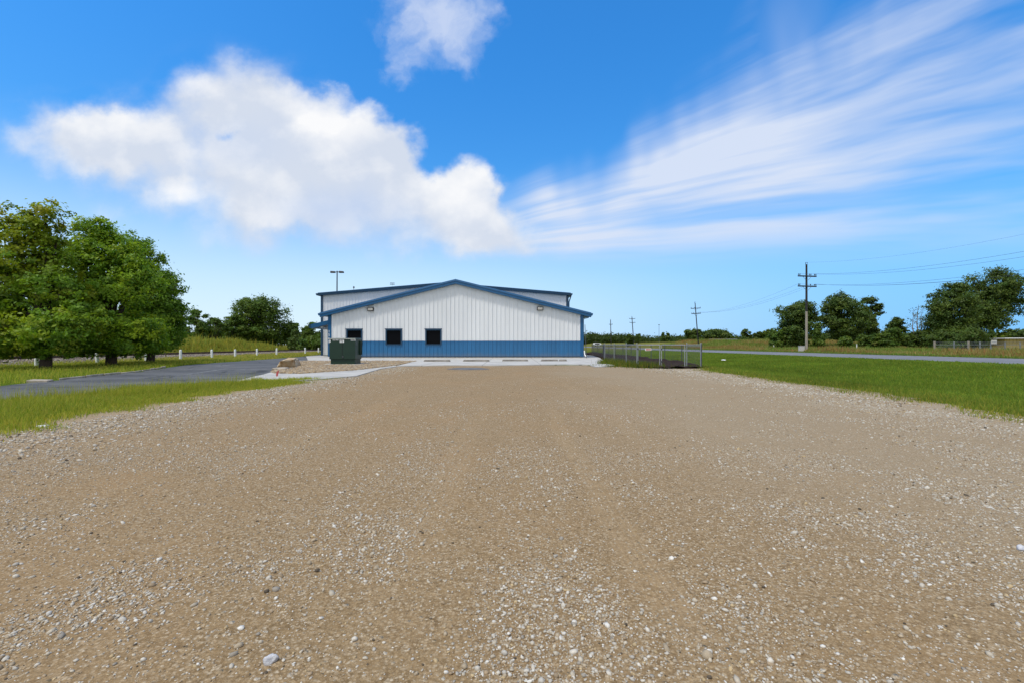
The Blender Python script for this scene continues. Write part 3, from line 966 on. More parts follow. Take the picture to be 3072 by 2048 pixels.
def bed_rocks():
    n = 30000
    x, y = rng.uniform(-13.5, -5.5, n), rng.uniform(16, 31, n)
    k = in_poly(x, y, bed)
    k &= ~((x > -10.2) & (x < -8.2) & (y > 24.2) & (y < 25.9))
    x, y = x[k], y[k]
    s = 0.035 + 0.05 * rng.random(len(x))
    tones = np.array([(0.62, 0.52, 0.40), (0.50, 0.40, 0.30), (0.40, 0.31, 0.23), (0.70, 0.62, 0.52), (0.46, 0.42, 0.38), (0.58, 0.44, 0.28)])
    scatter_stones('river_rocks', x, y, s, M['rock'], zbase=0.03, tones=tones, flat=(0.5, 0.8), seed=5)


bed_rocks()

# two stones big enough to count
def single_stone(name, label, x, y, sx, sy, sz, mat, seed, rot=0.0, sub=3):
    v, f = icos(1, sub, seed)[0]
    c, s_ = math.cos(rot), math.sin(rot)
    v = v * np.array([sx, sy, sz])
    v = np.stack([v[:, 0] * c - v[:, 1] * s_, v[:, 0] * s_ + v[:, 1] * c, v[:, 2]], -1) + np.array([x, y, sz * 0.72])
    o = np_mesh(name, v, f, mat, origin=(x, y, 0))
    tag(o, label, 'stone')
    return o


M['pale_stone'] = pmat('pale_limestone', (0.66, 0.64, 0.62), 0.85, 0.45, 30.0, 0.3, 120.0, stain=(0.34, 0.34, 0.36))
x, y = gp(811, 1990)
single_stone('loose_stone', 'large white and grey stone lying in the foreground gravel, lower left', x, y, 0.027, 0.020, 0.019, M['pale_stone'], 41, 0.2)
x, y = gp(3066, 1652)
single_stone('loose_stone', 'white stone on the gravel at the right edge of the photo', x, y, 0.028, 0.022, 0.020, M['pale_stone'], 43, 0.7)

# ------------------------------------------------------------------ grass
def blades(name, x, y, h, w, mat, tones, lean=0.35, kind='stuff', z=None, seedhead=0.0, parent=None):
    n = len(x)
    z = gz(x, y) if z is None else z
    a = rng.uniform(0, 2 * np.pi, n)
    la = rng.uniform(0, 2 * np.pi, n)
    lm = np.abs(rng.normal(0, lean, n)) * h
    dx, dy = np.cos(a) * w * 0.5, np.sin(a) * w * 0.5
    lx, ly = np.cos(la) * lm, np.sin(la) * lm
    V = np.empty((n, 5, 3))
    V[:, 0] = np.stack([x - dx, y - dy, z], -1)
    V[:, 1] = np.stack([x + dx, y + dy, z], -1)
    V[:, 2] = np.stack([x - dx * 0.8 + lx * 0.35, y - dy * 0.8 + ly * 0.35, z + h * 0.55], -1)
    V[:, 3] = np.stack([x + dx * 0.8 + lx * 0.35, y + dy * 0.8 + ly * 0.35, z + h * 0.55], -1)
    V[:, 4] = np.stack([x + lx, y + ly, z + h], -1)
    i = np.arange(n)[:, None] * 5
    FA = np.stack([i + np.array([[0, 1, 3]]), i + np.array([[0, 3, 2]]), i + np.array([[2, 3, 4]])], 1).reshape(-1, 3)
    o = np_mesh(name, V.reshape(-1, 3), FA, mat, col=np.repeat(tones, 5, 0), parent=parent)
    if kind:
        o['kind'] = kind
    return o


def tones_of(n, pal, jit=0.18, probs=None):
    pal = np.array(pal)
    return pal[rng.choice(len(pal), n, p=probs)] * rng.uniform(1 - jit, 1 + jit, n)[:, None]


GREENS = [(1.1, 1.12, 1.2), (0.9, 0.98, 1.0), (1.4, 1.25, 1.3), (1.7, 1.3, 1.9), (0.75, 0.85, 0.9), (1.6, 1.2, 2.2)]
LAWNS = [(0.62, 0.80, 0.8), (0.52, 0.74, 0.7), (0.78, 0.86, 0.9), (1.0, 0.93, 1.1), (0.5, 0.62, 0.7)]

def xline(pts, y):
    p = sorted([(b, a) for a, b in pts])
    return np.interp(y, [q[0] for q in p], [q[1] for q in p])


lotL = [(-6.6, -3.0), (-6.3, 4.0), (-6.2, 5.5), (-6.5, 7.2), (-6.75, 9.0), (-6.65, 10.6), (-6.35, 12.8), (-5.9, 14.6), (-5.4, 16.0)]
def left_strip():
    n = 130000
    y = 2.5 + 13.5 * rng.random(n) ** 1.1
    xr = xline(lotL, y) + rng.normal(0, 0.16, n) + 0.7 * (vnoise(y, y * 0, 0.6, 49) - 0.5)
    xl = np.where(y < 9.2, -9.35 - (9.2 - y) * 0.35, np.where(y < 12.6, -9.35 + (y - 9.2) * 0.46, -7.8)) + 0.5 * (vnoise(y, y * 0, 0.5, 47) - 0.5)
    top = np.clip((16.0 - y) / 3.0, 0, 1)
    x = xl + (xr - xl) * rng.random(n)
    k = (rng.random(n) < top) & ((y < 13.3) | (x > -8.0 + (y - 13.3) * 1.1)) & (np.abs(x) < 1.3 * y + 4)
    x, y = x[k], y[k]
    edge = np.clip((xline(lotL, y) - x) / 1.2, 0.12, 1)
    h = (0.07 + 0.14 * rng.random(len(x)) ** 1.5) * (0.3 + 0.7 * edge) * (0.45 + 0.6 * vnoise(x, y, 0.8, 51) + 0.45 * vnoise(x, y, 0.25, 50))
    o = blades('grass', x, y, h, 0.006 + 0.004 * rng.random(len(x)), M['grass'], tones_of(len(x), GREENS), 0.4)
    # taller stalks towards the drive
    n = 2600
    y = 5.0 + 8.2 * rng.random(n)
    xl = np.where(y < 9.2, -9.4 - (9.2 - y) * 0.35, -9.4 + (y - 9.2) * 0.46)
    x = xl + np.abs(rng.normal(0, 0.8, n))
    k = x < xline(lotL, y) - 0.8
    x, y = x[k], y[k]
    blades('grass_stalks', x, y, 0.22 + 0.2 * rng.random(len(x)), np.full(len(x), 0.006), M['grass'], tones_of(len(x), [(1.5, 1.15, 1.4), (1.1, 1.0, 1.0)]), 0.25)


left_strip()


def right_lawn():
    n = 270000
    D = 2.5 + 65 * rng.random(n) ** 2.0
    xl = np.interp(D, [3, 6.4, 8.5, 11.1, 14, 19.5, 22.6, 26, 60], [6.8, 7.15, 7.7, 7.95, 7.8, 8.0, 9.3, 10.3, 10.6])
    x = xl + rng.normal(0, 0.16, n) + 0.9 * (vnoise(D, D * 0, 0.7, 48) - 0.55) + (np.minimum(1.25 * D + 6, 28.3) - xl) * rng.random(n) ** 1.25
    k = (x < 28.5) & (x > xl - 0.8) & (x < 1.25 * D + 6) & (x > 7.0) & (rng.random(n) < np.clip((66 - D) / 30, 0, 1))
    x, D, xl = x[k], D[k], xl[k]
    e = np.clip((x - xl + 0.3) / 3.4, 0, 1)
    k = rng.random(len(x)) < 0.2 + 1.6 * e
    x, D, xl, e = x[k], D[k], xl[k], e[k]
    far = np.clip((D - 8) / 20, 0, 1)
    h = (0.055 + 0.075 * rng.random(len(x))) * (0.55 + 0.45 * e) * (0.7 + 0.6 * vnoise(x, D, 0.7, 52))
    t = tones_of(len(x), LAWNS)
    dry = np.clip(1 - e * 1.2, 0, 1)[:, None] * (rng.random(len(x))[:, None] < 0.75)
    t = t * (1 - dry) + t * dry * np.array([[1.75, 1.2, 1.9]])
    g = (0.62 + 0.34 * vnoise(x, D, 2.5, 53) + 0.26 * vnoise(x, D, 0.5, 59))[:, None]
    blades('lawn_grass', x, D, h, (0.007 + 0.005 * rng.random(len(x))) * (1 + 1.6 * far), M['grass'], t * g, 0.45)


right_lawn()


def left_verge():
    """rough verge between the drive and the railway"""
    n = 70000
    y = 9.5 + 55 * rng.random(n) ** 1.35
    xr = np.interp(y, [9, 12.2, 14.3, 18.4, 25, 33, 39.7, 49, 60], [-11.5, -13.75, -14.35, -15.4, -17.9, -18.7, -19.2, -20.9, -23.9])
    x = xr - 0.1 + (-28.2 - xr) * rng.random(n)
    k = np.abs(x) < 1.25 * y + 1
    x, y = x[k], y[k]
    far = np.clip((y - 15) / 35, 0, 1)
    h = (0.08 + 0.14 * rng.random(len(x))) * (0.5 + 0.8 * vnoise(x, y, 1.3, 54)) * np.where((x < -23.6) & (x > -27), 0.6, 1.0)
    t = tones_of(len(x), GREENS)
    dry = np.clip((y - 24) / 14, 0, 0.8)[:, None]
    t = t * (1 - dry) + t * dry * np.array([[1.2, 1.02, 1.7]])
    blades('verge_grass', x, y, h, (0.010 + 0.008 * rng.random(len(x))) * (1 + 1.6 * far), M['grass'], t, 0.4)


left_verge()


def tall_field():
    """tall dry grass beyond the road"""
    n = 90000
    x = 40.6 + 75 * rng.random(n) ** 2.0
    y = 24 + 125 * rng.random(n) ** 1.15
    k = (np.abs(x) < 1.22 * y + 2) & (x > 0.33 * y)
    x, y = x[k], y[k]
    near = np.clip((x - 40.6) / 3.0, 0.25, 1)
    h = (0.35 + 0.45 * rng.random(len(x))) * near * (0.6 + 0.8 * vnoise(x, y, 4.0, 55))
    pal = [(0.9, 0.98, 0.9), (0.75, 0.92, 0.7), (1.05, 1.0, 1.1), (0.6, 0.88, 0.55), (1.05, 0.78, 0.8), (0.8, 0.72, 0.7)]
    v = vnoise(x, y, 7.0, 56)
    t = tones_of(len(x), pal)
    grn = ((v < 0.42) | (near < 0.6))[:, None]
    t = np.where(grn, t * np.array([[0.62, 0.95, 0.6]]), t)
    red = ((v > 0.66) & (near > 0.8))[:, None]
    t = np.where(red, t * np.array([[1.02, 0.80, 0.85]]), t)
    blades('tall_grass', x, y, h, 0.05 + 0.05 * rng.random(len(x)), M['tall'], t, 0.3)


tall_field()


def weed_bank():
    n = 80000
    x = -34.6 - 14 * rng.random(n) ** 1.3
    y = 20 + 75 * rng.random(n)
    k = (np.abs(x) < 1.2 * y + 2)
    x, y = x[k], y[k]
    h = (0.35 + 0.75 * rng.random(len(x))) * np.clip((-34.0 - x) / 3, 0.3, 1) * (0.35 + 0.7 * vnoise(x, y, 1.3, 57) + 0.5 * vnoise(x, y, 0.5, 58)) * (1 - 0.5 * np.clip((y - 60) / 20, 0, 1))
    pal = [(1.0, 1.0, 1.0), (1.25, 1.1, 0.9), (1.35, 1.0, 1.1), (0.75, 0.95, 0.9), (1.5, 1.2, 1.0)]
    tall = rng.random(len(x)) < 0.06
    h = np.where(tall, h * 1.55, h)
    blades('weeds', x, y, h, 0.06 + 0.06 * rng.random(len(x)), M['weed'], tones_of(len(x), pal), 0.3)


weed_bank()


def fence_weeds():
    n = 5200
    pts = [(6.15, 28.8, 0.25), (6.2, 26.5, 0.3), (6.15, 24.6, 0.38), (6.2, 23.2, 0.5), (6.55, 22.3, 0.4), (5.3, 25.6, 0.25), (9.0, 22.2, 0.35), (8.7, 22.5, 0.25), (5.0, 23.4, 0.3), (4.4, 24.0, 0.2)]
    wgt = np.array([0.10, 0.12, 0.17, 0.18, 0.12, 0.06, 0.10, 0.05, 0.07, 0.03])
    i = rng.choice(len(pts), n, p=wgt / wgt.sum())
    p = np.array(pts)[i]
    x = p[:, 0] + rng.normal(0, 1, n) * p[:, 2]
    y = p[:, 1] + rng.normal(0, 1, n) * p[:, 2] * 1.4
    h = (0.12 + 0.3 * rng.random(n)) * np.where(i >= 8, 0.25, np.where(i >= 6, 0.4, 0.9))
    blades('fence_weeds', x, y, h, 0.012 + 0.012 * rng.random(n), M['grass'], tones_of(n, [(0.30, 0.42, 0.5), (0.42, 0.5, 0.4), (0.6, 0.58, 0.6), (0.25, 0.36, 0.4), (0.9, 0.6, 1.2)]), 0.4)


fence_weeds()

# ------------------------------------------------------------------ railway on the left
def railway():
    b = MB()
    xs = [-27.4, -29.2, -33.6, -35.4]
    zs = [0.0, 0.20, 0.20, 0.0]
    ys = list(np.arange(8, 130, 3.0))
    for y0, y1 in zip(ys[:-1], ys[1:]):
        for k in range(3):
            b.add([(xs[k], y0, zs[k]), (xs[k + 1], y0, zs[k + 1]), (xs[k + 1], y1, zs[k + 1]), (xs[k], y1, zs[k])], [(0, 3, 2, 1)])
    o = b.build('track_bed', M['ballast'])
    o['kind'] = 'structure'
    n = 16000
    y = 12 + 55 * rng.random(n) ** 1.3
    x = -27.3 - 6.5 * rng.random(n)
    k = np.abs(x) < 1.2 * y
    x, y = x[k], y[k]
    zb = np.interp(x, xs[::-1], zs[::-1])
    scatter_stones('ballast_stones', x, y, 0.035 + 0.045 * rng.random(len(x)), M['rock'], zbase=zb,
                   tones=np.array([(0.46, 0.42, 0.40), (0.36, 0.32, 0.31), (0.54, 0.50, 0.47), (0.28, 0.25, 0.24)]), seed=9)
    t = thing('railway_track', 'rusty railway track on a stone bed beyond the white posts', 'railway', (-31, 30, 0.2))
    for xr in (-30.2, -31.7):
        r = MB()
        r.prism_y([(xr - 0.07, 0.215), (xr + 0.07, 0.215), (xr + 0.02, 0.25), (xr + 0.02, 0.33), (xr + 0.04, 0.34), (xr + 0.04, 0.38), (xr - 0.04, 0.38), (xr - 0.04, 0.34), (xr - 0.02, 0.33), (xr - 0.02, 0.25)], 10, 128)
        r.build('rail', M['rail'], t)
    s_ = MB()
    for y in np.arange(10, 127, 0.62):
        s_.box(-32.3, -29.6, y, y + 0.22, 0.12, 0.213)
    s_.build('sleepers', M['sleeper'], t)['kind'] = 'stuff'


railway()


def white_posts():
    first = None
    for i, px in enumerate((109.7, 291, 433.7, 544, 634.4, 710, 773, 827.4, 915.6, 952)):
        D = 24.8 * F / (1536 - px)
        if first is None:
            b = MB()
            b.lathe((-24.8, D, -0.05), [(0.085, 0), (0.085, 0.70), (0.075, 0.74), (0.05, 0.76)], 12)
            o = b.build('white_post', M['white_paint'], origin=(-24.8, D, 0))
            first = o
        else:
            o = first.copy()
            COL.objects.link(o)
            o.location = (-24.8 + random.uniform(-0.15, 0.15), D, random.uniform(-0.03, 0.04))
            o.rotation_euler = (random.uniform(-0.02, 0.02), random.uniform(-0.03, 0.03), 0)
        lab = ['white post just left of the nearest tree trunk, in the shade', 'white post half hidden by leaves between the two nearest trunks', 'white post right of the second tree trunk by the track',
               'tallest looking white post at the right end of the leafy crowns', 'white post on the verge, first one clear of the tree crowns', 'white post on the verge in front of the tall yellow weeds',
               'white post on the verge below the left side of the big background tree', 'white post on the verge behind the boulder, left of the wide gap', 'white post just right of the wide gap in the row',
               'white post nearest the blue and white building, last of the row'][i]
        tag(o, lab, 'post', 'white posts along the railway verge')


white_posts()

# ------------------------------------------------------------------ the metal building
BX0, BX1, BC = -15.17, 5.88, -4.64
BY, RY = 37.7, 44.7
APEX = 6.43
SLOPE = 0.2467
GT = lambda x: APEX - 0.35 - SLOPE * abs(x - BC)     # underside of the rake
WZ = 1.41


def building():
    t = thing('metal_building', 'long white metal building with blue wainscot and blue trimmed gable roof', 'building', (BC, BY, 0))
    wins = [((1039.4 - 1536) / 36.2, (1087.8 - 1536) / 36.2), ((1157 - 1536) / 36.2, (1206.6 - 1536) / 36.2), ((1276 - 1536) / 36.2, (1325 - 1536) / 36.2)]
    WB, WT = 1.08, 2.37
    W = MB()
    B = MB()
    br = sorted([BX0, BC, BX1] + [q for w in wins for q in w])
    hole = lambda xm: any(a < xm < b for a, b in wins)
    for x0, x1 in zip(br[:-1], br[1:]):
        zb = WT if hole((x0 + x1) / 2) else WZ
        W.add([(x0, BY, zb), (x1, BY, zb), (x1, BY, GT(x1) + 0.2), (x0, BY, GT(x0) + 0.2)], [(0, 1, 2, 3)])
        B.add([(x0, BY, 0.16), (x1, BY, 0.16), (x1, BY, WB if hole((x0 + x1) / 2) else WZ), (x0, BY, WB if hole((x0 + x1) / 2) else WZ)], [(0, 1, 2, 3)])
    # ribs of the panels
    x = BX0 + 0.28
    i = 0

    def rib(mb, xc, z0, z1, w=0.040, d=0.052):
        mb.prism_z = None
        y = BY - 0.001
        vs = []
        for z in (z0, z1):
            vs += [(xc - w, y, z), (xc - w * 0.8, y - d, z), (xc + w * 0.8, y - d, z), (xc + w, y, z)]
        mb.add(vs, [(0, 1, 5, 4), (1, 2, 6, 5), (2, 3, 7, 6), (4, 5, 6, 7), (0, 3, 2, 1)])
    while x < BX1 - 0.2:
        h = any(a - 0.07 < x < b + 0.07 for a, b in wins)
        rib(W, x, WT + 0.05 if h else WZ + 0.02, GT(x) + 0.02)
        rib(B, x, 0.168, (WB - 0.05) if h else WZ - 0.02)
        for q in (0.116, 0.232):
            if x + q < BX1 - 0.15:
                h2 = any(a - 0.05 < x + q < b + 0.05 for a, b in wins)
                rib(W, x + q, WT + 0.05 if h2 else WZ + 0.02, GT(x + q) + 0.02, 0.018, 0.006)
                rib(B, x + q, 0.17, (WB - 0.05) if h2 else WZ - 0.02, 0.018, 0.006)
        x += 0.348
    # side walls of the front block
    for xx, s in ((BX0, -1), (BX1, 1)):
        zt = GT(xx) + 0.15
        W.add([(xx, BY, WZ), (xx, RY, WZ), (xx, RY, zt), (xx, BY, zt)], [(0, 1, 2, 3) if s > 0 else (3, 2, 1, 0)])
        B.add([(xx, BY, 0.16), (xx, RY, 0.16), (xx, RY, WZ), (xx, BY, WZ)], [(0, 1, 2, 3) if s > 0 else (3, 2, 1, 0)])
    # the ribs of the right side stand a little proud
    for yy in np.arange(BY + 0.3, RY, 0.348):
        W.box(BX1, BX1 + 0.03, yy, yy + 0.05, WZ, GT(BX1))
        B.box(BX1, BX1 + 0.03, yy, yy + 0.05, 0.16, WZ - 0.01)
    W.build('wall', M['white_panel'], t)
    B.build('wainscot', M['blue_panel'], t)
    f = MB()
    f.box(BX0 + 0.03, BX1 - 0.03, BY + 0.03, RY - 0.1, -0.1, 0.16)
    f.build('foundation', M['concrete_plain'], t)
    tr = MB()
    tr.box(BX0 + 0.24, BX1 - 0.24, BY - 0.074, BY - 0.03, 0.12, 0.165)
    tr.build('base_trim', M['dark_trim'], t)
    segs = [BX0 + 0.25] + [q for a, b in wins for q in (a - 0.06, b + 0.06)] + [BX1 - 0.25]
    for a, b in zip(segs[::2], segs[1::2]):
        wt = MB()
        wt.box(a, b, BY - 0.074, BY - 0.068, WZ - 0.03, WZ + 0.012)
        wt.build('wainscot_trim', M['blue_trim'], t)
    for s, xx in ((-1, BX0), (1, BX1)):
        c = MB()
        x0, x1 = (xx - 0.03, xx + 0.235) if s < 0 else (xx - 0.235, xx + 0.03)
        c.box(x0, x1, BY - 0.075, BY - 0.036, 0.13, GT(xx) + 0.05)
        xo = xx - 0.05 if s < 0 else xx + 0.032
        c.box(xo, xo + 0.018, BY - 0.055, BY + 0.2, 0.13, GT(xx) - 0.05)
        c.build('corner_trim', M['blue_trim'], t)
    # roof with rake trim
    ex = 11.13        # half width to the eave edge
    ze = APEX - SLOPE * ex
    r = MB()
    for s in (-1, 1):
        a = [(BC, BY - 0.32, APEX), (BC + s * ex, BY - 0.32, ze), (BC + s * ex, RY + 0.0, ze), (BC, RY + 0.0, APEX)]
        b = [(q[0], q[1], q[2] - 0.06) for q in a]
        r.hexa(b if s > 0 else b[::-1], a if s > 0 else a[::-1])
        for yy in np.arange(BY - 0.25, RY - 0.1, 0.6):
            p0, p1 = Vector((BC + s * 0.1, yy, APEX + 0.02 - SLOPE * 0.1)), Vector((BC + s * ex, yy, ze + 0.02))
            r.hexa([p0 + Vector((0, -0.02, -0.03)), p0 + Vector((0, 0.02, -0.03)), p1 + Vector((0, 0.02, -0.03)), p1 + Vector((0, -0.02, -0.03))],
                   [p0 + Vector((0, -0.015, 0.02)), p0 + Vector((0, 0.015, 0.02)), p1 + Vector((0, 0.015, 0.02)), p1 + Vector((0, -0.015, 0.02))])
    r.build('roof', M['blue_trim'], t)
    rk = MB()
    for s in (-1, 1):
        def Q(d, y, dz):
            return (BC + s * d, y, APEX - SLOPE * d + dz)
        # upper leaning face, lower vertical face, soffit
        prof = [(BY - 0.30, 0.045), (BY - 0.37, 0.035), (BY - 0.40, -0.10), (BY - 0.36, -0.14), (BY - 0.355, -0.33), (BY - 0.0, -0.345), (BY - 0.0, -0.07), (BY - 0.30, -0.065)]
        n = len(prof)
        d0, d1 = 0.0, ex + 0.02
        vs = [Q(d0, y, z) for y, z in prof] + [Q(d1, y, z) for y, z in prof]
        fs = [tuple(range(n)), tuple(range(2 * n - 1, n - 1, -1))] + [(i, i + n, (i + 1) % n + n, (i + 1) % n) for i in range(n)]
        rk.add(vs, fs if s > 0 else [tuple(reversed(q)) for q in fs])
    rk.build('rake_trim', M['blue_trim'], t)
    for s in (-1, 1):
        g = MB()
        x0 = BC + s * (ex + 0.005)
        x1 = BC + s * (ex + 0.16)
        g.prism_y([(x0, ze - 0.02), (x1, ze - 0.02), (x1, ze - 0.12), (x1 - s * 0.05, ze - 0.22), (x0, ze - 0.22)][::(1 if s > 0 else -1)], BY - 0.36, RY - 0.05)
        # soffit back to the wall
        xw = BX0 if s < 0 else BX1
        g.box(min(x0, xw + s * 0.06), max(x0, xw + s * 0.06), BY - 0.02, RY - 0.05, ze - 0.24, ze - 0.20)
        g.build('gutter', M['blue_trim'], t)
    dsp = MB()
    dsp.tube([(BC + ex - 0.05, BY + 0.35, ze - 0.2), (BC + ex - 0.1, BY + 0.35, ze - 0.34), (BX1 + 0.09, BY + 0.35, ze - 0.48), (BX1 + 0.08, BY + 0.35, 0.5)], 0.045, 8)
    d2 = MB()
    dsp.build('downspout', M['blue_trim'], t)
    d2.tube([(BX1 + 0.10, BY - 0.02, 0.62), (BX1 + 0.13, BY - 0.1, 0.3), (BX1 + 0.24, BY - 0.35, 0.10)], 0.05, 8)
    d2.build('splash_pipe', M['white_paint'], t)
    # windows
    for a, b in wins:
        fr = MB()
        k = 0.10
        for q in ((a, a + k, WB, WT), (b - k, b, WB, WT), (a + k, b - k, WT - k, WT), (a + k, b - k, WB, WB + 0.07)):
            fr.box(q[0], q[1], BY - 0.075, BY + 0.10, q[2], q[3])
        fr.box(a - 0.05, b + 0.05, BY - 0.10, BY - 0.077, WT - 0.015, WT + 0.05)
        w = fr.build('window', M['dark_trim'], t)
        pn = MB()
        pn.box(a + 0.09, b - 0.09, BY + 0.06, BY + 0.09, WB + 0.06, WT - 0.09)
        pn.build('pane', M['pane'], w)
    # flood lamps high on the gable
    for px, py, kind in ((1113.5, 928.5, 0), (1620, 926.5, 1)):
        X = (px - 1536) / 36.2
        Z = H + (HZ - py) / 36.2
        hs = MB()
        hs.hexa([(X - 0.26, BY - 0.2, Z - 0.15), (X + 0.26, BY - 0.2, Z - 0.15), (X + 0.26, BY - 0.035, Z - 0.15), (X - 0.26, BY - 0.035, Z - 0.15)],
                [(X - 0.26, BY - 0.24, Z + 0.15), (X + 0.26, BY - 0.24, Z + 0.15), (X + 0.26, BY - 0.035, Z + 0.15), (X - 0.26, BY - 0.035, Z + 0.15)])
        h = hs.build('wall_lamp', M['black'], t, bevel=0.02)
        ln = MB()
        ln.hexa([(X - 0.2, BY - 0.225, Z - 0.10), (X + 0.2, BY - 0.225, Z - 0.10), (X + 0.2, BY - 0.19, Z - 0.10), (X - 0.2, BY - 0.19, Z - 0.10)],
                [(X - 0.2, BY - 0.25, Z + 0.10), (X + 0.2, BY - 0.25, Z + 0.10), (X + 0.2, BY - 0.19, Z + 0.10), (X - 0.2, BY - 0.19, Z + 0.10)])
        ln.build('lamp_lens', M['lens'], h)
    # house number down the corner trim
    tx = bpy.data.curves.new('house_number', 'FONT')
    tx.body = '1\n5\n6\n9'
    tx.size = 0.30
    tx.space_line = 0.95
    tx.align_x = 'CENTER'
    tx.extrude = 0.006
    tmp = bpy.data.objects.new('house_number_curve', tx)
    COL.objects.link(tmp)
    bpy.context.view_layer.update()
    me = bpy.data.meshes.new_from_object(tmp.evaluated_get(bpy.context.evaluated_depsgraph_get()))
    bpy.data.objects.remove(tmp)
    me.name = 'house_number'
    me.materials.clear()
    me.materials.append(M['white_paint'])
    o = bpy.data.objects.new('house_number', me)
    COL.objects.link(o)
    o.parent = t
    o.location = (BX0 + 0.05 - BC, -0.083, 2.08)
    o.rotation_euler = (R(90), 0, 0)

    # the taller rear block
    RX0, RX1, RC = -18.72, 5.50, -6.62
    RZ = 5.90
    sl = 0.083
    RT = lambda x: RZ + sl * (12.11 - abs(x - RC))
    RB = 80.0
    w = MB()
    for x0, x1 in ((RX0, RC), (RC, RX1)):
        w.add([(x0, RY, 0.1), (x1, RY, 0.1), (x1, RY, RT(x1) + 0.1), (x0, RY, RT(x0) + 0.1)], [(0, 1, 2, 3)])
        w.add([(x0, RB, 0.1), (x1, RB, 0.1), (x1, RB, RT(x1) + 0.1), (x0, RB, RT(x0) + 0.1)], [(3, 2, 1, 0)])
    for xx, s in ((RX0, -1), (RX1, 1)):
        w.add([(xx, RY, 0.1), (xx, RB, 0.1), (xx, RB, RT(xx) + 0.1), (xx, RY, RT(xx) + 0.1)], [(0, 1, 2, 3) if s > 0 else (3, 2, 1, 0)])
    for xx in np.arange(RX0 + 0.3, RX1 - 0.1, 0.30):
        vs = []
        for z in (0.12, RT(xx) + 0.05):
            vs += [(xx - 0.05, RY - 0.001, z), (xx - 0.022, RY - 0.033, z), (xx + 0.022, RY - 0.033, z), (xx + 0.05, RY - 0.001, z)]
        w.add(vs, [(0, 1, 5, 4), (1, 2, 6, 5), (2, 3, 7, 6)])
    w.build('rear_wall', M['rear_panel'], t)
    fo = MB()
    fo.box(RX0 + 0.02, BX0 - 0.03, RY + 0.02, RB - 0.02, -0.1, 0.1)
    fo.box(BX0 + 0.2, RX1 - 0.02, RY + 0.03, RB - 0.02, -0.1, 0.095)
    fo.build('rear_foundation', M['concrete_plain'], t)
    for s, xx in ((-1, RX0), (1, RX1)):
        c = MB()
        x0, x1 = (xx - 0.03, xx + 0.17) if s < 0 else (xx - 0.17, xx + 0.03)
        c.box(x0, x1, RY - 0.055, RY - 0.036, 0.05, RT(xx) + 0.05)
        xo = xx - 0.05 if s < 0 else xx + 0.032
        c.box(xo, xo + 0.018, RY - 0.055, RY + 0.2, 0.05, RT(xx))
        c.build('rear_corner_trim', M['dark_trim'], t)
    rr = MB()
    e2 = 12.36
    for s in (-1, 1):
        def Q2(d, y, dz):
            return (RC + s * d, y, RZ + sl * (12.11 - d) + dz)
        prof = [(RY - 0.22, 0.27), (RY - 0.30, 0.22), (RY - 0.28, 0.0), (RY, -0.01), (RB, -0.01), (RB + 0.2, 0.27)]
        n = len(prof)
        vs = [Q2(0, y, z) for y, z in prof] + [Q2(e2, y, z) for y, z in prof]
        fs = [tuple(range(n)), tuple(range(2 * n - 1, n - 1, -1))] + [(i, i + n, (i + 1) % n + n, (i + 1) % n) for i in range(n)]
        rr.add(vs, fs if s > 0 else [tuple(reversed(q)) for q in fs])
    rr.build('rear_roof', M['dark_trim'], t)
    for s in (-1, 1):
        rg = MB()
        x0, x1 = RC + s * (e2 + 0.004), RC + s * (e2 + 0.17)
        zq = RZ - 0.02
        rg.prism_y([(x0, zq + 0.2), (x1, zq + 0.2), (x1, zq + 0.1), (x1 - s * 0.06, zq), (x0, zq)][::(1 if s > 0 else -1)], RY - 0.3, RB)
        rg.build('rear_gutter', M['dark_trim'], t)
    rd = MB()
    rd.tube([(RX1 + 0.3, RY - 0.05, 5.9), (RX1 + 0.26, RY - 0.05, 5.75), (RX1 + 0.09, RY - 0.05, 5.25), (RX1 + 0.09, RY - 0.05, 0.6)], 0.055, 8)
    rd.build('rear_downspout', M['dark_trim'], t)
    # dark opening high in the rear wall, just showing above the front roof
    ow = MB()
    ox0, oy, oz = at(1009, 925, RY)
    ox1, _, oz1 = at(1028, 934, RY)
    ow.box(ox0, ox1 + 0.3, RY - 0.06, RY - 0.036, oz1 - 0.4, oz)
    ow.build('rear_window', M['dark_trim'], t)
    # lean-to porch on the left
    pz = lambda x: 3.55 + 0.235 * (x - BX0)
    pp = MB()
    px0, px1 = -17.95, BX0 - 0.06
    y0, y1 = 40.6, RY - 0.06
    a = [(px0, y0, pz(px0)), (px1, y0, pz(px1)), (px1, y1, pz(px1)), (px0, y1, pz(px0))]
    pp.hexa([(q[0], q[1], q[2] - 0.36) for q in a], a)
    pr = pp.build('porch_roof', M['blue_trim'], t)
    gq = MB()
    gq.prism_y([(px0 - 0.005, pz(px0) + 0.02), (px0 - 0.005, pz(px0) - 0.36), (px0 - 0.12, pz(px0) - 0.33), (px0 - 0.2, pz(px0) - 0.16), (px0 - 0.18, pz(px0))], y0 - 0.02, y1)
    gq.build('gutter', M['dark_trim'], pr)
    pf = MB()
    pf.prism_y([(px0 + 0.9, pz(px0) - 0.30), (px1, pz(px1) - 0.365), (px1, 2.86), (px0 + 0.55, 2.86)][::-1], y0 + 0.08, y0 + 0.16)
    pf.build('porch_gable', M['rear_panel'], t)
    pb = MB()
    pb.box(px0 + 0.7, px1, y0 + 0.02, y0 + 0.2, 2.70, 2.86)
    pb.build('porch_beam', M['galv_dark'], t)
    # vent and aerial on the rear roof
    return t


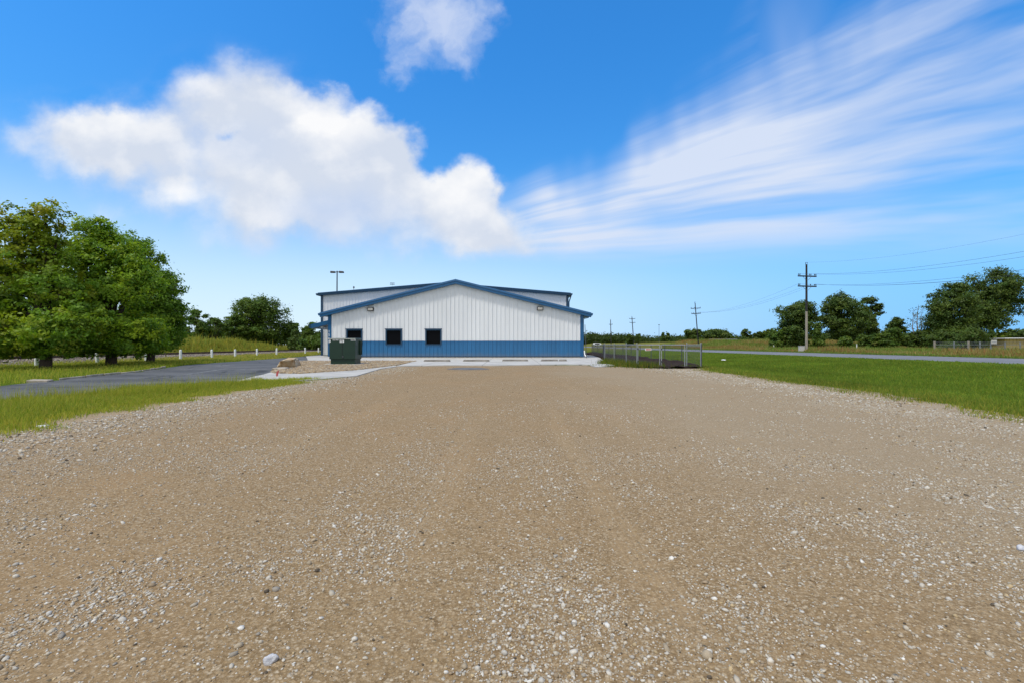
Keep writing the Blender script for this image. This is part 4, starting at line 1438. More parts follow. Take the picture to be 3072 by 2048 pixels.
building()
vx, vy, vz = at(1061.5, 873, 46.5)
v = thing('roof_vent', 'small dark vent cap on two splayed legs on the rear roof', 'roof vent', (vx, vy, vz - 0.1))
b = MB()
b.tube([(vx - 0.09, vy, vz - 0.12), (vx, vy, vz + 0.1), (vx, vy, vz + 0.26)], 0.022, 6)
b.tube([(vx + 0.09, vy, vz - 0.12), (vx, vy, vz + 0.1)], 0.022, 6)
b.build('legs', M['galv_dark'], v)
b = MB()
b.lathe((vx, vy, vz + 0.25), [(0.03, 0), (0.075, 0.04), (0.085, 0.12), (0.06, 0.2), (0.02, 0.22)], 10)
b.build('vent_cap', M['galv_dark'], v)
ax, ay, az_ = at(1177, 852, 55)
a_ = thing('roof_aerial', 'roof aerial with two short horizontal bars above the rear roof ridge', 'aerial', (ax, ay, 6.4))
b = MB()
b.tube([(ax, ay, 6.4), (ax, ay, az_ + 0.12)], 0.008, 6)
b.build('mast', M['galv'], a_)
for dz in (0.10, -0.06):
    b = MB()
    b.tube([(ax - 0.28, ay, az_ + dz), (ax + 0.28, ay, az_ + dz - 0.02)], 0.035, 6)
    b.build('crossbar', M['galv_dark'], a_)


def car_stops():
    first = None
    labs = ['concrete parking stop under the middle of the wall, left end of the row', 'concrete parking stop, second from the left below the blue wainscot',
            'concrete parking stop, third from the left below the blue wainscot', 'cracked concrete parking stop nearest the fenced yard']
    for i, (p0, p1, py) in enumerate(((1271, 1352, 1083.5), (1388, 1470, 1083.2), (1506, 1585, 1082.4), (1622, 1702, 1082.2))):
        D = (H - 0.05) * F / (py - HZ)
        x0, x1 = (p0 - 1536) * D / F, (p1 - 1536) * D / F
        L = (x1 - x0) / 2

        def stop(mb, u0, u1, dz=0.0):
            mb.hexa([(u0, -0.09, dz), (u1, -0.09, dz), (u1, 0.09, dz), (u0, 0.09, dz)],
                    [(u0 + 0.05, -0.05, 0.115 + dz), (u1 - 0.05, -0.05, 0.115 + dz), (u1 - 0.05, 0.05, 0.115 + dz), (u0 + 0.05, 0.05, 0.115 + dz)])
        if i == 3:
            mb = MB()
            stop(mb, -L, 0.28)
            stop(mb, 0.31, L - 0.02, 0.004)
            o = mb.build('parking_stop', M['stop'], bevel=0.015)
        elif first is None:
            mb = MB()
            stop(mb, -L, L)
            o = first = mb.build('parking_stop', M['stop'], bevel=0.015)
        else:
            o = first.copy()
            COL.objects.link(o)
        o.location = ((x0 + x1) / 2, D, 0.05)
        o.rotation_euler = (0, 0, random.uniform(-0.02, 0.02))
        tag(o, labs[i], 'parking stop', 'concrete parking stops in front of the building')


car_stops()


def transformer():
    D = 24.6
    x0, x1 = (988 - 1536) * D / F, (1066 - 1536) * D / F
    zt = H + (HZ - 1014.5) * D / F
    zb = 0.07
    dep = 1.0
    pad = MB()
    pad.box(x0 - 0.35, x1 + 0.95, D - 0.12, D + dep + 0.35, -0.05, zb)
    p = pad.build('equipment_pad', M['concrete_plain'], origin=((x0 + x1) / 2, D, 0), bevel=0.01)
    tag(p, 'low concrete pad under the dark green transformer', 'concrete pad')
    t = thing('transformer_box', 'dark green electrical transformer cabinet on a concrete pad', 'transformer', ((x0 + x1) / 2, D, zb))
    b = MB()
    b.box(x0 + 0.05, x1 - 0.04, D + 0.05, D + dep, zb, zb + 0.26)
    b.build('base', M['transformer'], t, bevel=0.012)
    b = MB()
    b.hexa([(x0, D, zb + 0.262), (x1, D, zb + 0.262), (x1, D + dep + 0.02, zb + 0.262), (x0, D + dep + 0.02, zb + 0.262)],
           [(x0, D, zt - 0.06), (x1, D, zt - 0.06), (x1, D + dep + 0.02, zt - 0.06), (x0, D + dep + 0.02, zt - 0.06)])
    b.build('cabinet', M['transformer'], t, bevel=0.012)
    b = MB()
    b.hexa([(x0 - 0.03, D - 0.03, zt - 0.058), (x1 + 0.03, D - 0.03, zt - 0.058), (x1 + 0.03, D + dep + 0.05, zt - 0.058), (x0 - 0.03, D + dep + 0.05, zt - 0.058)],
           [(x0, D + 0.02, zt), (x1, D + 0.02, zt), (x1 - 0.02, D + dep, zt + 0.02), (x0 + 0.02, D + dep, zt + 0.02)])
    b.build('lid', M['transformer'], t, bevel=0.008)
    b = MB()
    b.box((x0 + x1) / 2 - 0.008, (x0 + x1) / 2 + 0.008, D - 0.012, D - 0.002, zb + 0.3, zt - 0.1)
    b.build('door_seam', M['black'], t)
    b = MB()
    b.box((x0 + x1) / 2 + 0.02, (x0 + x1) / 2 + 0.07, D - 0.045, D - 0.003, zb + 0.36, zb + 0.44)
    b.build('latch', M['galv_dark'], t)
    # rear fins on the right side
    b = MB()
    for k in range(5):
        b.box(x1 + 0.003, x1 + 0.07, D + 0.62 + 0.07 * k, D + 0.64 + 0.07 * k, zb + 0.5, zt - 0.14)
    b.build('cooling_fins', M['transformer'], t)

    def st(ax0, ax1, ay0, ay1, lines):
        sx = lambda q: (q / 10.453 + 950 - 1536) * D / F
        sz = lambda q: H + (HZ - (960 + q / 10.453)) * D / F
        m_ = MB()
        m_.box(sx(ax0), sx(ax1), D - 0.008, D - 0.002, sz(ay1), sz(ay0))
        s_ = m_.build('sticker', M['sticker'], t)
        for (a, b_, c, d_) in lines:
            l_ = MB()
            l_.box(sx(a), sx(b_), D - 0.0105, D - 0.009, sz(d_), sz(c))
            l_.build('print', M['ink'], s_)
    st(500, 690, 615, 640, [(580, 600, 620, 634), (520, 560, 624, 630)])
    st(722, 860, 610, 705, [(735, 790, 655, 670), (790, 830, 668, 676), (740, 845, 622, 627), (740, 845, 634, 638)])
    st(1072, 1220, 590, 645, [(1090, 1190, 605, 628)])
    m_ = MB()
    m_.box(x0 - 0.009, x0 - 0.002, D + 0.05, D + 0.4, zt - 0.24, zt - 0.09)
    m_.build('sticker', M['sticker'], t)
    m_ = MB()
    m_.box(x0 + 0.012, x0 + 0.07, D - 0.008, D - 0.002, zt - 0.22, zt - 0.08)
    m_.build('sticker', M['sticker'], t)


transformer()

# boulder and chunk beside the drive
def boulder():
    v, f = icos(1, 4, 77)[0]
    n = len(v)
    # blocky long slab
    p = np.sign(v) * np.abs(v) ** 0.42
    L, Wd, Ht = 2.1, 0.40, 0.22
    q = p * np.array([Wd, L, Ht])
    tp = np.clip(q[:, 2] / Ht, -1, 1)
    q[:, 0] *= (1.0 - 0.16 * tp) * (1.0 - 0.10 * q[:, 1] / L)
    q[:, 1] += -0.12 * tp * (q[:, 1] < 0)
    q[:, 2] += 0.035 * np.sin(q[:, 1] * 2.1) + 0.02 * np.sin(q[:, 0] * 9 + q[:, 1] * 4)
    q[:, 0] += 0.05 * np.sin(q[:, 1] * 2.7 + 1) + 0.02 * np.sin(q[:, 2] * 14 + q[:, 1] * 5)
    q[:, 1] += 0.06 * np.sin(q[:, 0] * 6) + 0.03 * np.sin(q[:, 2] * 16)
    q += rng.normal(0, 0.005, q.shape)
    a = math.atan2(1.35, 3.6)
    c, s_ = math.cos(a), math.sin(a)
    X = q[:, 0] * c - q[:, 1] * s_
    Y = q[:, 0] * s_ + q[:, 1] * c
    cx, cy = -11.0, 22.6
    V = np.stack([X + cx, Y + cy, q[:, 2] + 0.2], -1)
    o = np_mesh('boulder', V, f, [M['boulder'], M['rust_stone']], origin=(cx, cy, 0), smooth=True)
    mid = q[f].mean(1)
    o.data.polygons.foreach_set('material_index', ((mid[:, 1] < -L * 0.86) & (mid[:, 2] < Ht * 0.7)).astype(np.int32))
    tag(o, 'long sandstone boulder with a rusty end at the edge of the rock bed', 'boulder')
    x, y = gp(842, 1111)
    v, f = icos(1, 3, 78)[0]
    v = np.sign(v) * np.abs(v) ** 0.7 * np.array([0.33, 0.28, 0.09]) + np.array([x, y, 0.08])
    o = np_mesh('stone_slab', v, f, M['kerb'], origin=(x, y, 0))
    tag(o, 'flat pale stone slab lying just below the long boulder', 'stone')


boulder()
x, y = gp(829, 1131)
fl = thing('marker_flag', 'small red utility marker flag leaning at the end of the footpath', 'marker flag', (x, y, 0.03))
b = MB()
b.tube([(x, y, 0.0), (x + 0.03, y, 0.17), (x + 0.07, y, 0.27)], 0.006, 5)
b.build('stake', M['pink_flag'], fl)
b = MB()
b.hexa([(x - 0.01, y - 0.004, 0.02), (x + 0.05, y - 0.004, 0.05), (x + 0.05, y + 0.004, 0.05), (x - 0.01, y + 0.004, 0.02)],
       [(x + 0.005, y - 0.004, 0.19), (x + 0.10, y - 0.004, 0.25), (x + 0.10, y + 0.004, 0.25), (x + 0.005, y + 0.004, 0.19)])
b.build('flag', M['pink_flag'], fl)
x, y = gp(125, 1281.5)
b = MB()
b.hexa([(x - 0.06, y - 0.03, 0.01), (x + 0.07, y - 0.01, 0.01), (x + 0.06, y + 0.05, 0.012), (x - 0.07, y + 0.03, 0.012)],
       [(x - 0.055, y - 0.025, 0.028), (x + 0.065, y - 0.008, 0.03), (x + 0.055, y + 0.045, 0.034), (x - 0.065, y + 0.027, 0.03)])
tag(b.build('litter', M['sticker'], origin=(x, y, 0.01)), 'pale flat scrap lying where the left grass meets the gravel', 'litter')
x, y = 17.9, 38.5
zz = float(gz(x, y))
b = MB()
b.lathe((x, y, zz + 0.06), [(0.10, 0), (0.20, 0.03), (0.16, 0.07), (0.05, 0.09)], 10)
tag(b.build('litter', M['white_paint'], origin=(x, y, zz)), 'crumpled white litter lying out on the right lawn', 'litter')

# ------------------------------------------------------------------ chain link yard
def link_wires(mb_list, p0, p1, z0, z1, sp=0.075, r=0.0022):
    """crossed wires between two posts; returns verts, faces"""
    p0, p1 = np.array(p0, float), np.array(p1, float)
    L = np.linalg.norm(p1 - p0)
    d = (p1 - p0) / L
    nrm = np.array([-d[1], d[0]])
    hh = z1 - z0
    for sgn in (1, -1):
        for s in np.arange(-hh, L, sp):
            a0, a1 = s, s + hh
            za, zb = (z0, z1)
            c0, c1 = max(a0, 0), min(a1, L)
            if c1 - c0 < 0.02:
                continue
            f0, f1 = (c0 - a0) / hh, (c1 - a0) / hh
            q0, q1 = (z0 + hh * f0, z0 + hh * f1) if sgn > 0 else (z1 - hh * f0, z1 - hh * f1)
            A = np.array([*(p0 + d * c0), q0])
            B = np.array([*(p0 + d * c1), q1])
            mb_list.append((A, B, nrm * 0.003 * sgn))


def wires_mesh(name, segs, mat, parent, r=0.0015):
    A = np.array([s[0] for s in segs])
    B = np.array([s[1] for s in segs])
    off = np.zeros_like(A)
    off[:, :2] = np.array([s[2] for s in segs])
    A, B = A + off, B + off
    t = B - A
    t /= np.linalg.norm(t, axis=1)[:, None]
    e1 = np.cross(t, np.array([0.3, 0.9, 0.1]))
    e1 /= np.linalg.norm(e1, axis=1)[:, None]
    e2 = np.cross(t, e1)
    V = []
    for P in (A, B):
        for k in range(3):
            an = 2 * math.pi * k / 3
            V.append(P + r * (math.cos(an) * e1 + math.sin(an) * e2))
    V = np.stack(V, 1)
    i = np.arange(len(A))[:, None] * 6
    FA = np.stack([i + np.array([[k, (k + 1) % 3, (k + 1) % 3 + 3, k + 3]]) for k in range(3)], 1).reshape(-1, 4)
    return np_mesh(name, V.reshape(-1, 3), FA, mat, parent)


HF = 1.12


def fence_run(name, label, pts, heavy=0.024, hf=HF, z0=0.0, sp=0.075, group='chain link fences of the yard', r=0.0015, post_m='galv', rail=True):
    t = thing(name, label, 'fence', (pts[0][0], pts[0][1], 0), group)
    segs = []
    for x, y in pts:
        m_ = MB()
        g = float(gz(x, y))
        m_.tube([(x, y, g - 0.05), (x, y, g + hf + 0.03)], heavy, 8)
        m_.lathe((x, y, g + hf + 0.03), [(heavy * 1.15, 0), (heavy * 0.9, 0.03), (heavy * 0.3, 0.05)], 8)
        m_.build('post', M[post_m], t)
    m_ = MB()
    for (x0, y0), (x1, y1) in zip(pts[:-1], pts[1:]):
        m_.tube([(x0, y0, hf - 0.01 + float(gz(x0, y0))), (x1, y1, hf - 0.01 + float(gz(x1, y1)))], 0.016, 6)
        link_wires(segs, (x0, y0), (x1, y1), 0.04, hf - 0.02, sp)
    m_.build('top_rail', M['galv_bright'], t)
    wires_mesh('chain_link', segs, M['galv_dark'], t, r)
    return t


fence_run('chain_link_fence', 'chain link fence run along the left side of the dirt yard, seen edge on', [(6.12, 22.3), (6.1, 24.3), (6.06, 27.0), (6.0, 29.4)], r=0.0022)
fence_run('chain_link_fence', 'chain link fence run behind the concrete walk beside the building corner', [(6.0, 29.45), (7.74, 38.5), (8.0, 45.5)], 0.03, post_m='galv_dark')
fence_run('chain_link_fence', 'long chain link fence run between the dirt yard and the green lawn', [(9.12, 21.9), (10.0, 26.8), (10.0, 29.8), (10.0, 32.7), (10.0, 35.5), (10.0, 38.2), (10.0, 41.0), (10.0, 44.0), (10.0, 47), (10.0, 50), (10.0, 53), (10.0, 56)], 0.026, sp=0.11, post_m='galv_dark')
pan = fence_run('chain_link_fence', 'short chain link panel with two top bars right of the yard gates', [(8.47, 22.06), (9.06, 21.85)], 0.026)
b = MB()
b.tube([(8.5, 22.04, HF - 0.09), (9.03, 21.86, HF - 0.09)], 0.016, 6)
b.build('brace_rail', M['galv'], pan)


def gate(label, p0, p1):
    t = thing('yard_gate', label, 'gate', (p0[0], p0[1], 0), 'pair of chain link yard gates')
    z0, z1 = 0.06, HF - 0.02
    m_ = MB()
    a, b_, c, d_ = (*p0, z0), (*p1, z0), (*p1, z1), (*p0, z1)
    for q0, q1 in ((a, b_), (b_, c), (c, d_), (d_, a)):
        m_.tube([q0, q1], 0.021, 8)
    m_.build('gate_frame', M['galv_bright'], t)
    segs = []
    link_wires(segs, p0, p1, z0 + 0.02, z1 - 0.02)
    wires_mesh('chain_link', segs, M['galv_dark'], t)
    for z in (0.3, 0.9):
        m_ = MB()
        m_.lathe((p0[0], p0[1], z - 0.04), [(0.032, 0), (0.032, 0.08)], 8)
        m_.build('hinge', M['galv_dark'], t)
    return t


g1 = gate('left chain link yard gate with a red and white warning sign', (6.2, 22.4), (7.19, 22.15))
gate('right chain link yard gate between the sign gate and the short panel', (7.27, 22.13), (8.38, 22.08))
x0, _, z1 = at(1937, 1044, 22.2)
x1, _, z0 = at(1954, 1051.5, 22.2)
s = thing('warning_sign', 'small white sign with red print hung on the left yard gate', 'sign', ((x0 + x1) / 2, 22.2, z0))
sy0, sy1 = 22.30, 22.22
b = MB()
b.hexa([(x0, sy0 - 0.012, z0), (x1, sy1 - 0.012, z0 + 0.015), (x1, sy1, z0 + 0.015), (x0, sy0, z0)], [(x0, sy0 - 0.012, z1 - 0.01), (x1, sy1 - 0.012, z1 + 0.005), (x1, sy1, z1 + 0.005), (x0, sy0, z1 - 0.01)])
b.build('plate', M['sticker'], s)
b = MB()
w, hh = x1 - x0, z1 - z0
def on(u, v, dy):
    return (x0 + w * u, sy0 + (sy1 - sy0) * u - 0.012 - dy, z0 + 0.015 * u + (hh - 0.01) * v)
b.add([on(0.14, 0.2, .004), on(0.9, 0.2, .004), on(0.9, 0.85, .004), on(0.14, 0.85, .004)], [(0, 1, 2, 3)])
b.build('red_panel', M['red'], s)
b = MB()
for u0, u1, v0, v1 in ((0.42, 0.84, 0.46, 0.62), (0.2, 0.36, 0.5, 0.6)):
    b.add([on(u0, v0, .007), on(u1, v0, .007), on(u1, v1, .007), on(u0, v1, .007)], [(0, 1, 2, 3)])
b.build('lettering', M['sticker'], s)
# slender pole at the building corner
x, y = (1757 - 1536) * 36.6 / F, 36.6
b = MB()
b.tube([(x + 0.06, y, 0.0), (x, y, 1.3), (x - 0.06, y, H + (HZ - 974) * y / F)], [0.03, 0.026, 0.022], 8)
tag(b.build('corner_pole', M['galv_dark'], origin=(x, y, 0)), 'slender grey pole standing on the concrete by the right building corner', 'pole')

# ------------------------------------------------------------------ light pole, utility poles and wires
def light_pole():
    x, y, zt = at(1011.5, 816, 52)
    t = thing('parking_light', 'tall black parking lot light with two flat heads behind the building', 'street light', (x - 0.05, y, 0))
    m_ = MB()
    m_.tube([(x - 0.05, y, 0), (x, y, zt + 0.1)], [0.09, 0.06], 10)
    m_.build('pole', M['black'], t)
    for s in (-1, 1):
        m_ = MB()
        m_.tube([(x, y, zt - 0.02), (x + s * 0.25, y, zt - 0.02)], 0.04, 8)
        m_.build('arm', M['black'], t)
        m_ = MB()
        xa, xb = sorted((x + s * 0.22, x + s * 0.76))
        m_.hexa([(xa, y - 0.18, zt - 0.13), (xb, y - 0.18, zt - 0.13), (xb, y + 0.18, zt - 0.13), (xa, y + 0.18, zt - 0.13)],
                [(xa + 0.03, y - 0.13, zt + 0.09), (xb - 0.03, y - 0.13, zt + 0.06), (xb - 0.03, y + 0.13, zt + 0.06), (xa + 0.03, y + 0.13, zt + 0.09)])
        m_.build('lamp_head', M['black'], t, bevel=0.03)


light_pole()


def utility_pole(label, x, y, h, arms, lean=(0.0, 0.0), r=0.16, split=True, tilt=0.0):
    """arms: list of (height, half width, insulator offsets)"""
    g = float(gz(x, y))
    t = thing('utility_pole', label, 'utility pole', (x, y, g), 'utility poles along the road')

    def P(z, dx=0.0, dy=0.0):
        return (x + lean[0] * z + dx, y + lean[1] * z + dy, g + z)
    zs = h * 0.46
    m_ = MB()
    if split:
        m_.tube([P(-0.2), P(zs)], [r * 1.15, r], 10)
        m_.build('lower_pole', M['pole_pale'], t)
        m_ = MB()
        m_.tube([P(zs), P(h)], [r, r * 0.8], 10)
        m_.build('upper_pole', M['pole_dark'], t)
    else:
        m_.tube([P(-0.2), P(h)], [r * 1.1, r * 0.75], 8)
        m_.build('shaft', M['pole_dark'], t)
    tops = []
    for z, hw, ins in arms:
        m_ = MB()
        c = Vector(P(z, 0, -r))
        a, b_ = c + Vector((-hw, 0, tilt * hw)), c + Vector((hw, 0, -tilt * hw))
        m_.hexa([a + Vector((0, -0.06, -0.09)), b_ + Vector((0, -0.06, -0.09)), b_ + Vector((0, 0.06, -0.09)), a + Vector((0, 0.06, -0.09))],
                [a + Vector((0, -0.06, 0.09)), b_ + Vector((0, -0.06, 0.09)), b_ + Vector((0, 0.06, 0.09)), a + Vector((0, 0.06, 0.09))])
        arm = m_.build('crossarm', M['pole_dark'], t)
        for s in (-1, 1):
            m_ = MB()
            m_.tube([c + Vector((s * hw * 0.45, 0, -0.08)), c + Vector((s * 0.12, 0, -0.62))], 0.022, 5)
            m_.build('brace', M['galv_dark'], t)
        for q in ins:
            m_ = MB()
            base = c + Vector((q, 0, -tilt * q + 0.085))
            m_.lathe(tuple(base), [(0.02, 0), (0.02, 0.07), (0.075, 0.08), (0.075, 0.15), (0.05, 0.16), (0.06, 0.24), (0.03, 0.27)], 8)
            m_.build('insulator', M['glass_ins'], arm)
            tops.append(base + Vector((0, 0, 0.27)))
    m_ = MB()
    tp = Vector(P(h))
    m_.tube([tp + Vector((-0.12, 0, -0.05)), tp + Vector((-0.12, 0, 0.28)), tp + Vector((0.14, 0, 0.28)), tp + Vector((0.14, 0, 0.1))], 0.04, 6)
    m_.build('top_bracket', M['pole_dark'], t)
    tops.append(tp + Vector((0, 0, 0.3)))
    return tops


t1 = utility_pole('nearest utility pole, pale below and black above, with two crossarms', 44.0, 68.0, 13.05, [(11.25, 1.38, (-1.3, -1.08, 0.32, 0.55, 1.1, 1.3)), (9.75, 1.38, (-1.3, -1.1, 0.5, 1.1, 1.3))], tilt=0.03)
t2 = utility_pole('leaning black utility pole with two crossarms behind the short fence panel', 51.2, 125.0, 11.3, [(9.8, 1.35, (-1.25, -0.3, 1.25)), (8.35, 1.3, (-1.2, -0.7, 0.8, 1.2))], lean=(-0.082, 0.0), r=0.15, split=False, tilt=-0.05)
t3 = utility_pole('slightly leaning distant utility pole with two crossarms above the shrubs', 53.5, 200.0, 11.4, [(10.6, 1.35, (-1.25, 0, 1.25)), (8.9, 1.3, (-1.1, 1.1))], lean=(-0.07, 0.0), r=0.2, split=False)
t4 = utility_pole('distant straight utility pole with one faint crossarm nearest the building', 45.3, 208.0, 12.3, [(10.2, 0.9, (-0.8, 0.8))], lean=(-0.02, 0.0), r=0.2, split=False)


def wire(label, a, b_, sag, r, name='overhead_wire'):
    a, b_ = Vector(a), Vector(b_)
    pts = []
    for i in range(33):
        t = i / 32
        p = a.lerp(b_, t)
        p.z -= 4 * sag * t * (1 - t)
        pts.append(p)
    m_ = MB()
    m_.tube(pts, r, 4)
    o = m_.build(name, M['wire'], origin=tuple(a))
    tag(o, label, 'wire', 'overhead wires on the utility poles')


wl = 'overhead wire running right from the nearest utility pole, one of a close pair'
for k, (src, dx, dz) in enumerate(((t1[0], 0, 0), (t1[4], 0, 0), (t1[6], 0, 0), (t1[9], 0, 0), (t1[10], 0, 0), (t1[11], 0, 0))):
    end = Vector((44.0 + (src.x - 44.0), 6.0, src.z - 0.3))
    lab = ['upper crossarm wire running right from the left end of the nearest pole', 'upper crossarm wire running right from the right end of the nearest pole',
           'lower crossarm wire running right from the left end of the nearest pole', 'lower crossarm wire running right, second from the arm end of the nearest pole',
           'lower crossarm wire running right from the outermost insulator of the nearest pole', 'topmost faint wire running right from the tip of the nearest pole'][k]
    wire(lab, src, end, 2.65, 0.010 if k < 5 else 0.006)
for k, (a, b_) in enumerate(((t1[6], t2[3]), (t1[8], t2[4]), (t1[10], t2[6]))):
    wire(['wire from the left end of the nearest pole to the leaning pole', 'wire from the middle of the nearest pole to the leaning pole', 'wire from the right end of the nearest pole to the leaning pole'][k], a, b_, 1.3, 0.010)

x, y, zt = at(1977, 976, 260)
b = MB()
b.tube([(x, y, 0), (x, y, zt)], [0.14, 0.08], 6)
b.lathe((x, y, zt), [(0.1, 0), (0.4, 0.15), (0.4, 0.4), (0.1, 0.5)], 8)
tag(b.build('thin_mast', M['galv_dark'], origin=(x, y, 0)), 'thin distant mast with a small knob above the far trees', 'mast')

# ------------------------------------------------------------------ things beyond the road
def field_fence():
    D = 60.0
    t = thing('field_fence', 'grey wooden post and wire mesh field fence in the tall grass at right', 'fence', (at(2803, 1050, D)[0], D, 0))
    xs = [(2803, 0.19, 1.55), (2862, 0.11, 1.5), (2905, 0.2, 1.55), (2939.5, 0.13, 1.5), (2972, 0.11, 1.45), (3015, 0.11, 1.45), (3060, 0.11, 1.45), (3110, 0.11, 1.45)]
    P = []
    for px, w, h in xs:
        x = at(px, 0, D)[0]
        P.append(x)
        m_ = MB()
        m_.tube([(x, D, -0.1), (x, D, h)], w * 0.55 * 1.1, 8)
        m_.build('post', M['galv'] if w < 0.15 else M['pole_pale'], t)
    m_ = MB()
    for z in (0.45, 0.75, 1.08, 1.45):
        m_.tube([(P[0], D - 0.1, z), (P[-1], D - 0.1, z)], 0.022 if z > 1 and z < 1.2 else 0.008, 5)
    m_.build('rails', M['galv'], t)
    segs = []
    link_wires(segs, (P[0], D - 0.1), (P[-1], D - 0.1), 0.1, 1.42, 0.24)
    wires_mesh('wire_mesh', segs, M['galv'], t, 0.004)
    x0, _, z1 = at(2973, 1020, D - 0.2)
    x1, _, z0 = at(2990, 1031.5, D - 0.2)
    s_ = thing('blank_sign', 'blank light grey sign board on the field fence beside the yellow shed', 'sign', ((x0 + x1) / 2, D - 0.2, z0))
    m_ = MB()
    m_.box(x0, x1, D - 0.22, D - 0.19, z0, z1)
    m_.build('board', M['lens'], s_, bevel=0.01)
    m_ = MB()
    m_.box(x0 + 0.08, x1 - 0.08, D - 0.226, D - 0.221, (z0 + z1) / 2 - 0.05, (z0 + z1) / 2 + 0.03)
    m_.build('faded_print', M['galv'], s_)
    # yellow shed
    D2 = 72.0
    x0, _, z1 = at(3014, 1016, D2)
    sx1 = x0 + 9.0
    s_ = thing('yellow_shed', 'low yellow boarded shed with a pale flat roof at the right edge', 'shed', (x0, D2, 0))
    m_ = MB()
    m_.box(x0, sx1, D2, D2 + 6, -0.1, z1)
    for k in np.arange(x0 + 0.2, sx1, 0.55):
        m_.box(k, k + 0.06, D2 - 0.03, D2 - 0.002, 0, z1 - 0.02)
    m_.build('wall', M['yellow_panel'], s_)
    m_ = MB()
    m_.hexa([(x0 - 0.35, D2 - 0.4, z1 + 0.002), (sx1, D2 - 0.4, z1 + 0.06), (sx1, D2 + 6.3, z1 + 0.06), (x0 - 0.35, D2 + 6.3, z1 + 0.002)],
            [(x0 - 0.35, D2 - 0.4, z1 + 0.13), (sx1, D2 - 0.4, z1 + 0.2), (sx1, D2 + 6.3, z1 + 0.2), (x0 - 0.35, D2 + 6.3, z1 + 0.13)])
    m_.build('roof', M['white_paint'], s_)


field_fence()
x, y, z = at(2407, 1038, 66)
b = MB()
b.box(x - 0.35, x + 0.35, y, y + 0.4, -0.05, z)
b.box(x - 0.38, x + 0.38, y - 0.03, y + 0.43, z + 0.001, z + 0.05)
tag(b.build('utility_box', M['lens'], origin=(x, y, 0), bevel=0.02), 'low grey utility box in the grass beside the nearest utility pole', 'utility box')
for px, py, D, lab in ((2321, 1035, 90, 'small white marker stake in the field left of the nearest utility pole'), (2570, 1031.5, 78, 'small white marker stake in front of the shrubs between pole and big trees')):
    x, y, z = at(px, py, D)
    g = float(gz(x, y))
    b = MB()
    b.tube([(x, y, g - 0.1), (x, y, max(z, g + 0.7))], 0.06, 6)
    tag(b.build('marker_stake', M['white_paint'], origin=(x, y, g)), lab, 'marker stake', 'white marker stakes in the field')


def guardrail():
    D = 131.0
    x0, x1 = at(2128, 0, D)[0], at(2212, 0, D)[0]
    z = 2.0
    t = thing('guardrail', 'pale highway guardrail along the top of the grassy embankment', 'guardrail', ((x0 + x1) / 2, D, z))
    m_ = MB()
    m_.prism_y([(x0, z + 0.42), (x1, z + 0.42), (x1, z + 0.74), (x0, z + 0.74)], D, D + 0.08)
    m_.build('rail', M['galv'], t)
    for k in np.linspace(x0, x1, 6):
        m_ = MB()
        m_.box(k - 0.08, k + 0.08, D + 0.082, D + 0.22, z - 0.2, z + 0.7)
        m_.build('post', M['sleeper'], t)


guardrail()


def vehicle(name, label, cat, px0, px1, D, truck):
    xc = ((px0 + px1) / 2 - 1536) * D / F
    L = (px1 - px0) * D / F
    t = thing(name, label, cat, (xc, D, 0))
    x0, x1 = xc - L / 2, xc + L / 2
    W = 1.9
    m_ = MB()
    wh = []
    if truck:
        m_.box(x0, x0 + L * 0.72, D, D + W, 0.9, 2.9)
        m_.build('cargo_box', M['white_paint'], t)
        m_ = MB()
        m_.prism_y([(x0 + L * 0.74, 0.5), (x1, 0.5), (x1, 1.3), (x1 - 0.35, 2.1), (x0 + L * 0.74, 2.2)], D + 0.05, D + W - 0.05)
        m_.build('cab', M['white_paint'], t)
    else:
        m_.prism_y([(x0, 0.45), (x1, 0.45), (x1, 1.0), (x1 - L * 0.1, 1.15), (x1 - L * 0.28, 1.95), (x0 + 0.2, 2.0), (x0, 1.7)], D, D + W)
        m_.build('body', M['white_paint'], t, bevel=0.05)
        m_ = MB()
        m_.box(x0 + L * 0.12, x0 + L * 0.66, D - 0.012, D - 0.001, 1.25, 1.75)
        m_.build('window', M['pane'], t)
    for k in (0.2, 0.8):
        m_ = MB()
        c = x0 + L * k
        m_.tube([(c, D - 0.03, 0.36), (c, D + 0.22, 0.36)], 0.36, 14)
        m_.build('wheel', M['black'], t)


vehicle('parked_van', 'white van parked far off behind the fence right of the building', 'van', 1781, 1808, 250, False)
vehicle('box_truck', 'white box truck far off, just right of the straight distant pole', 'truck', 1837.5, 1850, 480, True)

